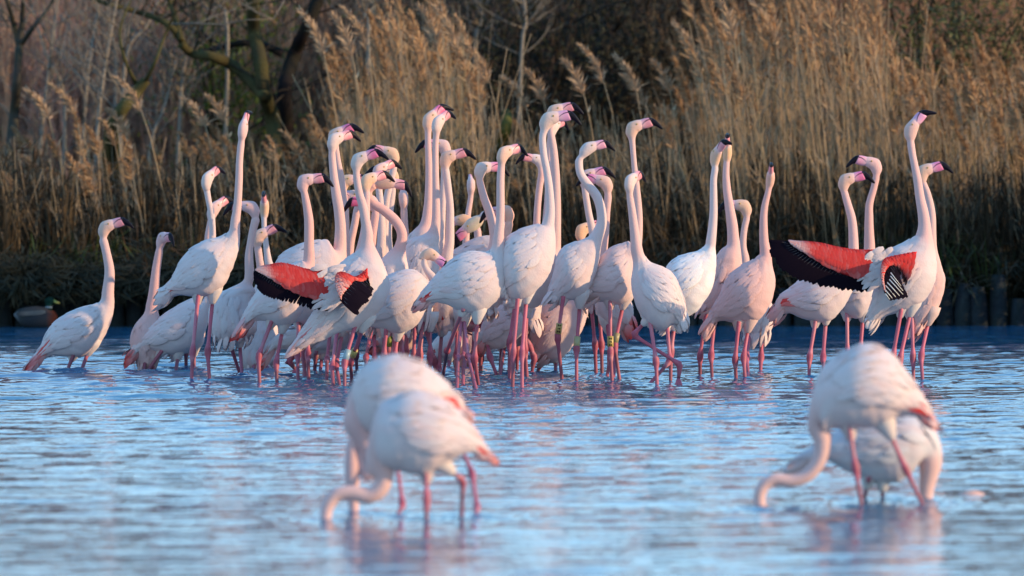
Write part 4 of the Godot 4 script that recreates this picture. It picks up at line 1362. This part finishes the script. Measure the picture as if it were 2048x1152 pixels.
	fl("flamingo facing against the others, bill crossing the S curved neck", 752.0,
		[1262, 648, 1252, 667, 1264, 620, 1238, 660, 1250, 588, 1213, 653, 1225, 560, 1192, 625, 1214, 540, 1190, 585],
		[1203, 540, 11.5, 1205, 510, 9.5, 1210, 465, 8.2, 1214, 420, 6.8, 1216, 395, 7.4], [1211, 366, 178, 10], [[1216, 655, 1221, 715, 1214, 753], [1234, 658, 1230, 715, 1227, 756]], {"neck": PINK, "head": PINK.lerp(TANHEAD, 0.4), "bill": Color(0.74, 0.18, 0.30), "tail": RED, "tl": 0.05, "red": 0.5})
	fl("stooping flamingo with orange head low behind the S necked bird's back", 744.0,
		[1064, 704, 1082, 720, 1063, 665, 1113, 724, 1078, 624, 1146, 692, 1100, 598, 1169, 650, 1126, 582, 1177, 610],
		[1152, 572, 14, 1160, 530, 10, 1163, 492, 8.4], [1163, 462, -24, 16], [[1112, 690, 1074, 743], [1112, 715, 1111, 745]], {"neck": PINK, "head": Color(0.82, 0.42, 0.22), "red": 0.35, "tail": PINK, "col": WHITE_.lerp(PALE, 0.5)})
	fl("flamingo with pointed wing end and ringed legs, head high with long bill", 760.0,
		[1164, 566, 1172, 604, 1180, 545, 1205, 603, 1200, 520, 1240, 610, 1222, 499, 1263, 594, 1245, 488, 1270, 550, 1258, 482, 1280, 512],
		[1272, 500, 11, 1276, 470, 9, 1277, 435, 8.3, 1275, 400, 7.6, 1272, 365, 6.6, 1268, 325, 5.6, 1265, 290, 5.8], [1265, 257, 0, 15], [[1220, 607, 1221, 705, 1224, 762], [1247, 606, 1229, 690, 1239, 760]], {"neck": PALE, "head": TANHEAD.lerp(PALE, 0.3), "col": PALE.lerp(WHITE_, 0.5), "red": 0.25, "rings": [[0, 0.78, Color(0.48, 0.31, 0.08), 1], [1, 0.84, Color(0.35, 0.26, 0.12)]]})
	fl("bluish white flamingo from behind with one leg folded up, front of its group", 769.0,
		[1371, 650, 1361, 658, 1368, 612, 1345, 649, 1357, 577, 1325, 661, 1343, 551, 1296, 648, 1322, 536, 1271, 612, 1300, 526, 1262, 565, 1290, 512, 1266, 530],
		[1273, 497, 12, 1270, 472, 10, 1267, 447, 9, 1264, 422, 8.2, 1260, 395, 7.2], [1260, 364, -58, 16], [[1300, 642, 1312, 722, 1314, 770], [1294, 640, 1266, 670, 1360, 729, 1357, 758]], {"neck": PALE, "head": WHITE_.lerp(TANHEAD, 0.25), "tail": WHITE_, "tl": 0.03, "red": 0.2, "dry": [1], "fat": 0.8})
	fl("white flamingo with bill pointed up toward the viewer, neck long and pale", 764.0,
		[1318, 640, 1328, 650, 1324, 600, 1350, 646, 1326, 560, 1375, 632, 1345, 526, 1401, 614, 1372, 511, 1425, 575, 1397, 503, 1432, 525, 1410, 490, 1431, 498],
		[1422, 482, 10.2, 1425, 455, 9, 1427, 425, 8.2, 1427, 390, 7.6, 1427, 360, 7, 1430, 338, 6.8], [1431, 313, 52, 42], [[1334, 650, 1340, 722, 1300, 767], [1349, 648, 1342, 705, 1341, 764]], {"neck": WHITE_, "head": TANHEAD, "col": Color(0.85, 0.72, 0.66), "hs": 0.95})
	fl("rosy flamingo with bill straight up at the viewer, taller of the two starers", 753.0,
		[1398, 617, 1410, 625, 1404, 588, 1440, 628, 1416, 555, 1474, 604, 1428, 520, 1486, 555, 1443, 498, 1484, 520],
		[1467, 490, 13.5, 1466, 470, 11.6, 1464, 447, 11, 1459, 415, 9.5, 1454, 380, 8.4, 1452, 350, 7.2, 1453, 328, 6.6], [1455, 304, 92, 52], [[1412, 628, 1400, 712, 1400, 753], [1430, 630, 1422, 712, 1424, 755]], {"neck": PINK, "head": Color(0.80, 0.42, 0.22), "col": PALE, "tail": PINK, "hs": 0.95})
	fl("orange headed flamingo looking back past the rosy starer's neck", 741.0,
		[1494, 676, 1530, 679, 1486, 650, 1546, 650, 1480, 610, 1546, 610, 1478, 570, 1526, 570, 1480, 535, 1503, 538],
		[1489, 515, 9.5, 1486, 492, 7.2, 1488, 462, 6.8, 1493, 438, 6.6], [1489, 413, 176, 0], [[1498, 670, 1493, 715, 1496, 745], [1524, 672, 1522, 715, 1521, 742]], {"neck": PALE, "head": TANHEAD.lerp(PINK, 0.2), "col": WHITE_})
	fl("deep pink flamingo alone in front with bill lifted toward the viewer", 756.0,
		[1411, 656, 1418, 662, 1425, 624, 1440, 642, 1442, 592, 1480, 646, 1458, 557, 1515, 641, 1482, 535, 1540, 611, 1503, 522, 1550, 566, 1516, 511, 1545, 531],
		[1531, 505, 11.5, 1528, 482, 9.5, 1527, 445, 8.2, 1529, 415, 7.2, 1536, 385, 6.3], [1541, 358, 88, 46], [[1477, 650, 1470, 720, 1472, 756], [1497, 652, 1487, 715, 1490, 757]], {"neck": ROSY, "head": TANHEAD.lerp(ROSY, 0.5), "col": PALE.lerp(PINK, 0.5), "tail": ROSY, "red": 0.1, "hs": 0.9})
	# --- the last group
	fl("flamingo with fluffy tail end under the far open wing", 751.0,
		[1546, 624, 1550, 638, 1560, 596, 1578, 626, 1585, 577, 1610, 639, 1615, 552, 1655, 644, 1648, 536, 1684, 619, 1675, 526, 1706, 580, 1692, 518, 1715, 545],
		[1707, 500, 10.4, 1706, 462, 9.2, 1703, 435, 8.4, 1696, 410, 7.6, 1689, 385, 7], [1690, 362, 0, 12], [[1631, 643, 1619, 715, 1618, 753], [1652, 637, 1646, 715, 1648, 754]], {"neck": PINK, "head": TANHEAD.lerp(PINK, 0.4), "tail": RED.lerp(PINK, 0.4), "bill": Color(0.78, 0.17, 0.30)})
	fl("flamingo facing back toward the flock beside the open winged bird", 745.0,
		[1666, 590, 1674, 612, 1680, 560, 1695, 632, 1700, 535, 1724, 635, 1722, 522, 1749, 600, 1726, 512, 1752, 550],
		[1739, 495, 11.2, 1738, 462, 9.8, 1738, 435, 9, 1739, 408, 8, 1748, 375, 7, 1752, 356, 7], [1750, 330, 170, 12], [[1694, 630, 1695, 705, 1696, 746], [1726, 631, 1721, 700, 1719, 746]], {"neck": ROSY, "head": PINK, "red": 0.5, "bill": Color(0.82, 0.30, 0.36)})
	fl("tall flamingo flaunting a long black edged red wing, bill pointed at the sky", 773.0,
		[1734, 642, 1744, 654, 1745, 612, 1775, 631, 1754, 573, 1812, 622, 1765, 527, 1845, 604, 1785, 500, 1868, 571, 1808, 486, 1873, 532, 1828, 472, 1870, 500],
		[1848, 470, 16.5, 1849, 450, 12.6, 1846, 425, 11, 1840, 395, 9.4, 1835, 360, 8.4, 1830, 335, 7.6, 1825, 310, 7.2, 1822, 290, 7.6], [1822, 261, -2, 50], [[1802, 622, 1786, 712, 1784, 773], [1822, 620, 1800, 718, 1802, 774]],
		{"neck": PINK, "head": PINK.lerp(TANHEAD, 0.3), "bill": Color(0.78, 0.30, 0.42), "tail": WHITE_, "tl": 0.03, "red": 0.1,
		"spread": [{"top": [1762, 499, 1730, 500, 1700, 498, 1670, 493, 1640, 486, 1612, 483, 1595, 482, 1577, 480], "mid": [1752, 568, 1730, 560, 1700, 553, 1672, 543, 1645, 529, 1622, 514, 1600, 501, 1580, 487], "low": [1742, 582, 1705, 580, 1668, 574, 1632, 567, 1598, 555, 1568, 538, 1546, 508, 1540, 481], "z": [-0.10, -0.22], "n": 30, "nc": 32, "out": 0.76, "cape": 1},
			{"top": [1834, 503, 1815, 506, 1795, 510, 1775, 515, 1766, 521, 1762, 535, 1762, 555, 1768, 580], "mid": [1812, 560, 1805, 548, 1795, 535, 1784, 530, 1776, 536, 1770, 546, 1768, 560, 1772, 585], "low": [1812, 572, 1806, 560, 1802, 549, 1800, 556, 1806, 575, 1813, 594, 1797, 598, 1780, 599], "z": [-0.14, -0.32], "n": 15, "nc": 16, "out": 0.66, "pale": 0.55}]})
	fl("flamingo half hidden behind the sky pointing bird, long bill past its neck", 762.0,
		[1829, 656, 1838, 657, 1826, 634, 1862, 634, 1830, 600, 1880, 608, 1838, 560, 1890, 565, 1850, 525, 1883, 530],
		[1864, 500, 10.5, 1863, 470, 9.6, 1863, 435, 8.8, 1860, 410, 8, 1854, 385, 7, 1847, 367, 6.4], [1846, 344, 0, 14], [[1824, 636, 1826, 715, 1827, 763], [1858, 638, 1842, 712, 1845, 764]], {"neck": PALE, "head": TANHEAD.lerp(PINK, 0.3), "col": PALE, "tail": ROSY, "tl": 0.06, "bill": Color(0.80, 0.20, 0.32), "notail": false})

func build_foreground_birds() -> void:
	var g := "flamingos feeding in front of the flock"
	fl("near feeding flamingo with looped neck, walking with bent hind leg", 1040.0,
		[972, 911, 966, 913, 962, 897, 935, 907, 938, 858, 893, 929, 893, 814, 846, 951, 836, 790, 800, 944, 787, 797, 764, 935, 752, 823, 748, 905],
		[757, 925, 27, 767, 958, 19, 757, 980, 18, 735, 992, 16.5, 704, 986, 15, 676, 988, 14.5, 660, 1003, 14, 652, 1024, 12.5, 651, 1052, 10], [], [[853, 947, 853, 1000, 853, 1042], [893, 935, 926, 961, 923, 1036]], {"neck": PALE, "col": WHITE_, "tail": RED.lerp(PINK, 0.5), "group": g, "ruffle": 1.9, "lw": 0.82, "fat": 0.85, "hs": 1.0})
	fl("feeding flamingo behind the walking one, bluish back and coiled neck", 1024.0,
		[924, 822, 917, 828, 915, 800, 885, 832, 893, 781, 850, 860, 860, 746, 815, 880, 820, 723, 780, 875, 775, 717, 738, 868, 722, 738, 714, 842, 702, 778, 712, 820],
		[715, 840, 30, 730, 880, 22, 744, 915, 17, 746, 942, 14, 735, 952, 11, 725, 935, 10, 724, 905, 10, 723, 880, 9.5, 716, 869, 11, 708, 882, 12, 704, 910, 14, 704, 945, 15, 705, 985, 13.5, 707, 1010, 11, 708, 1035, 9], [], [[790, 900, 805, 1010, 795, 1032], [912, 870, 944, 947, 954, 1016, 950, 1034]], {"neck": PINK, "head": TANHEAD, "tail": RED.lerp(PINK, 0.4), "red": 1.0, "lw": 0.82, "group": g, "ruffle": 1.9, "fat": 0.85})
	fl("large feeding flamingo with swooping neck and round pale back", 1011.0,
		[1860, 836, 1856, 842, 1845, 806, 1825, 832, 1825, 778, 1790, 836, 1800, 738, 1765, 853, 1762, 703, 1718, 856, 1722, 695, 1690, 856, 1682, 711, 1666, 856, 1645, 738, 1655, 862, 1626, 780, 1648, 868],
		[1636, 850, 22, 1645, 885, 17.5, 1638, 922, 14.5, 1616, 950, 13.5, 1584, 962, 12.8, 1549, 959, 12.5, 1527, 972, 12.5, 1519, 994, 12, 1521, 1018, 11.5, 1523, 1036, 10], [], [[1700, 862, 1711, 936, 1723, 1012], [1777, 862, 1812, 940, 1845, 1009]], {"neck": PALE, "tail": RED.lerp(PINK, 0.5), "red": 0.5, "lw": 0.85, "group": g, "ruffle": 1.9, "fat": 0.85})
	var f4 := fl("feeding flamingo with head under water behind the large swooping one", 1000.0,
		[1585, 931, 1592, 938, 1628, 900, 1645, 920, 1672, 872, 1695, 943, 1728, 850, 1745, 963, 1790, 836, 1790, 966, 1835, 836, 1812, 956, 1870, 862, 1830, 938, 1883, 902, 1834, 924],
		[1860, 930, 23, 1857, 955, 18, 1853, 980, 14.5, 1853, 1000, 13, 1860, 1022, 12], [], [[1737, 960, 1728, 998], [1765, 964, 1765, 999]], {"neck": PALE, "col": Color(0.64, 0.545, 0.53), "tail": PALE, "red": 0.0, "lw": 0.85, "group": g, "ruffle": 1.9, "fat": 0.85})
	wet.append_array([at(652, 1040, water_depth(1040)), at(707, 1023, water_depth(1023)), at(1522, 1019, water_depth(1019)), at(1853, 1001, water_depth(1001))])
	# the crown of its head breaks the water a little farther on
	var d := water_depth(990)
	var p := at(1943, 991, d)
	var hb := MB.new()
	var pts := []
	for q in 7: pts.append(p + Vector3(lerpf(-0.062, 0.062, q / 6.0), -0.004 - 0.010 * pow(q / 3.0 - 1.0, 2), 0))
	hb.tube(pts, [0.008, 0.016, 0.022, 0.025, 0.024, 0.018, 0.008], PINK.lerp(TANHEAD, 0.3), 10)
	put(hb, "crown", M.feather, f4, f4.position)

func build_duck() -> void:
	var d := water_depth(655)
	var o := at(70, 654, d)
	var k := thing("duck", "drake with grey flank and chestnut breast swimming by the log wall", "duck", Vector3(o.x, 0, o.z))
	var P := func(px: float, py: float) -> Vector3: return at(px, py, d)
	var sk := [[27, 629, 30, 634], [38, 618, 42, 650], [52, 614, 55, 656], [72, 612, 74, 658], [92, 614, 94, 658], [108, 622, 106, 655], [115, 632, 113, 648]]
	var rings := []
	var cols := []
	for i in sk.size():
		var a: Vector3 = (P as Callable).call(sk[i][0], sk[i][1])
		var b: Vector3 = (P as Callable).call(sk[i][2], sk[i][3])
		var r := PackedVector3Array()
		var c := PackedColorArray()
		for j in 16:
			var th := TAU * j / 16
			r.append((a + b) * 0.5 + (a - b) * 0.5 * cos(th) + Vector3(0, 0, (a - b).length() * 0.46 * sin(th)))
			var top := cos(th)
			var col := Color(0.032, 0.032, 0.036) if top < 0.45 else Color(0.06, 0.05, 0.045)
			if i >= 5: col = Color(0.11, 0.03, 0.018)
			if i == 0: col = Color(0.20, 0.20, 0.21)
			if i == 1: col = Color(0.05, 0.05, 0.05)
			c.append(col)
		rings.append(r)
		cols.append(c)
	var mb := MB.new()
	mb.ring_strip(rings, cols)
	mb.tube([(P as Callable).call(98, 630), (P as Callable).call(97, 616), (P as Callable).call(98, 606)], [0.030, 0.021, 0.022], Color(0.010, 0.03, 0.02), 10)
	mb.ball((P as Callable).call(99, 602), Vector3(0.032, 0.026, 0.022), Color(0.010, 0.03, 0.02), 7, 12)
	put(mb, "body", M.covert, k, k.position)
	var cb := MB.new()
	cb.tube([(P as Callable).call(97.5, 616), (P as Callable).call(97.5, 613)], [0.0225, 0.0225], Color(0.3, 0.3, 0.3), 10)
	put(cb, "collar", M.covert, k, k.position)
	var bb := MB.new()
	bb.tube([(P as Callable).call(107, 602), (P as Callable).call(113, 605), (P as Callable).call(119, 606)], [0.012, 0.009, 0.006], Color(0.30, 0.26, 0.05), 8)
	put(bb, "bill", M.bill, k, k.position)
	var wb := MB.new()
	for i in 9:
		var t := i / 8.0
		for sg in [1.0, -1.0]:
			var a: Vector3 = (P as Callable).call(lerpf(62, 92, t), 626 - 3 * t) + Vector3(0, 0, sg * 0.062)
			wb.blade(a, a + Vector3(-0.09, -0.004 - 0.008 * t, -0.006 * sg), Vector3(0, 0.014, 0), Vector3(0, 0, 0.006 * sg), Color(0.17, 0.14, 0.12), Color(0.06, 0.05, 0.05))
	put(wb, "folded_wing", M.covert, k, k.position)
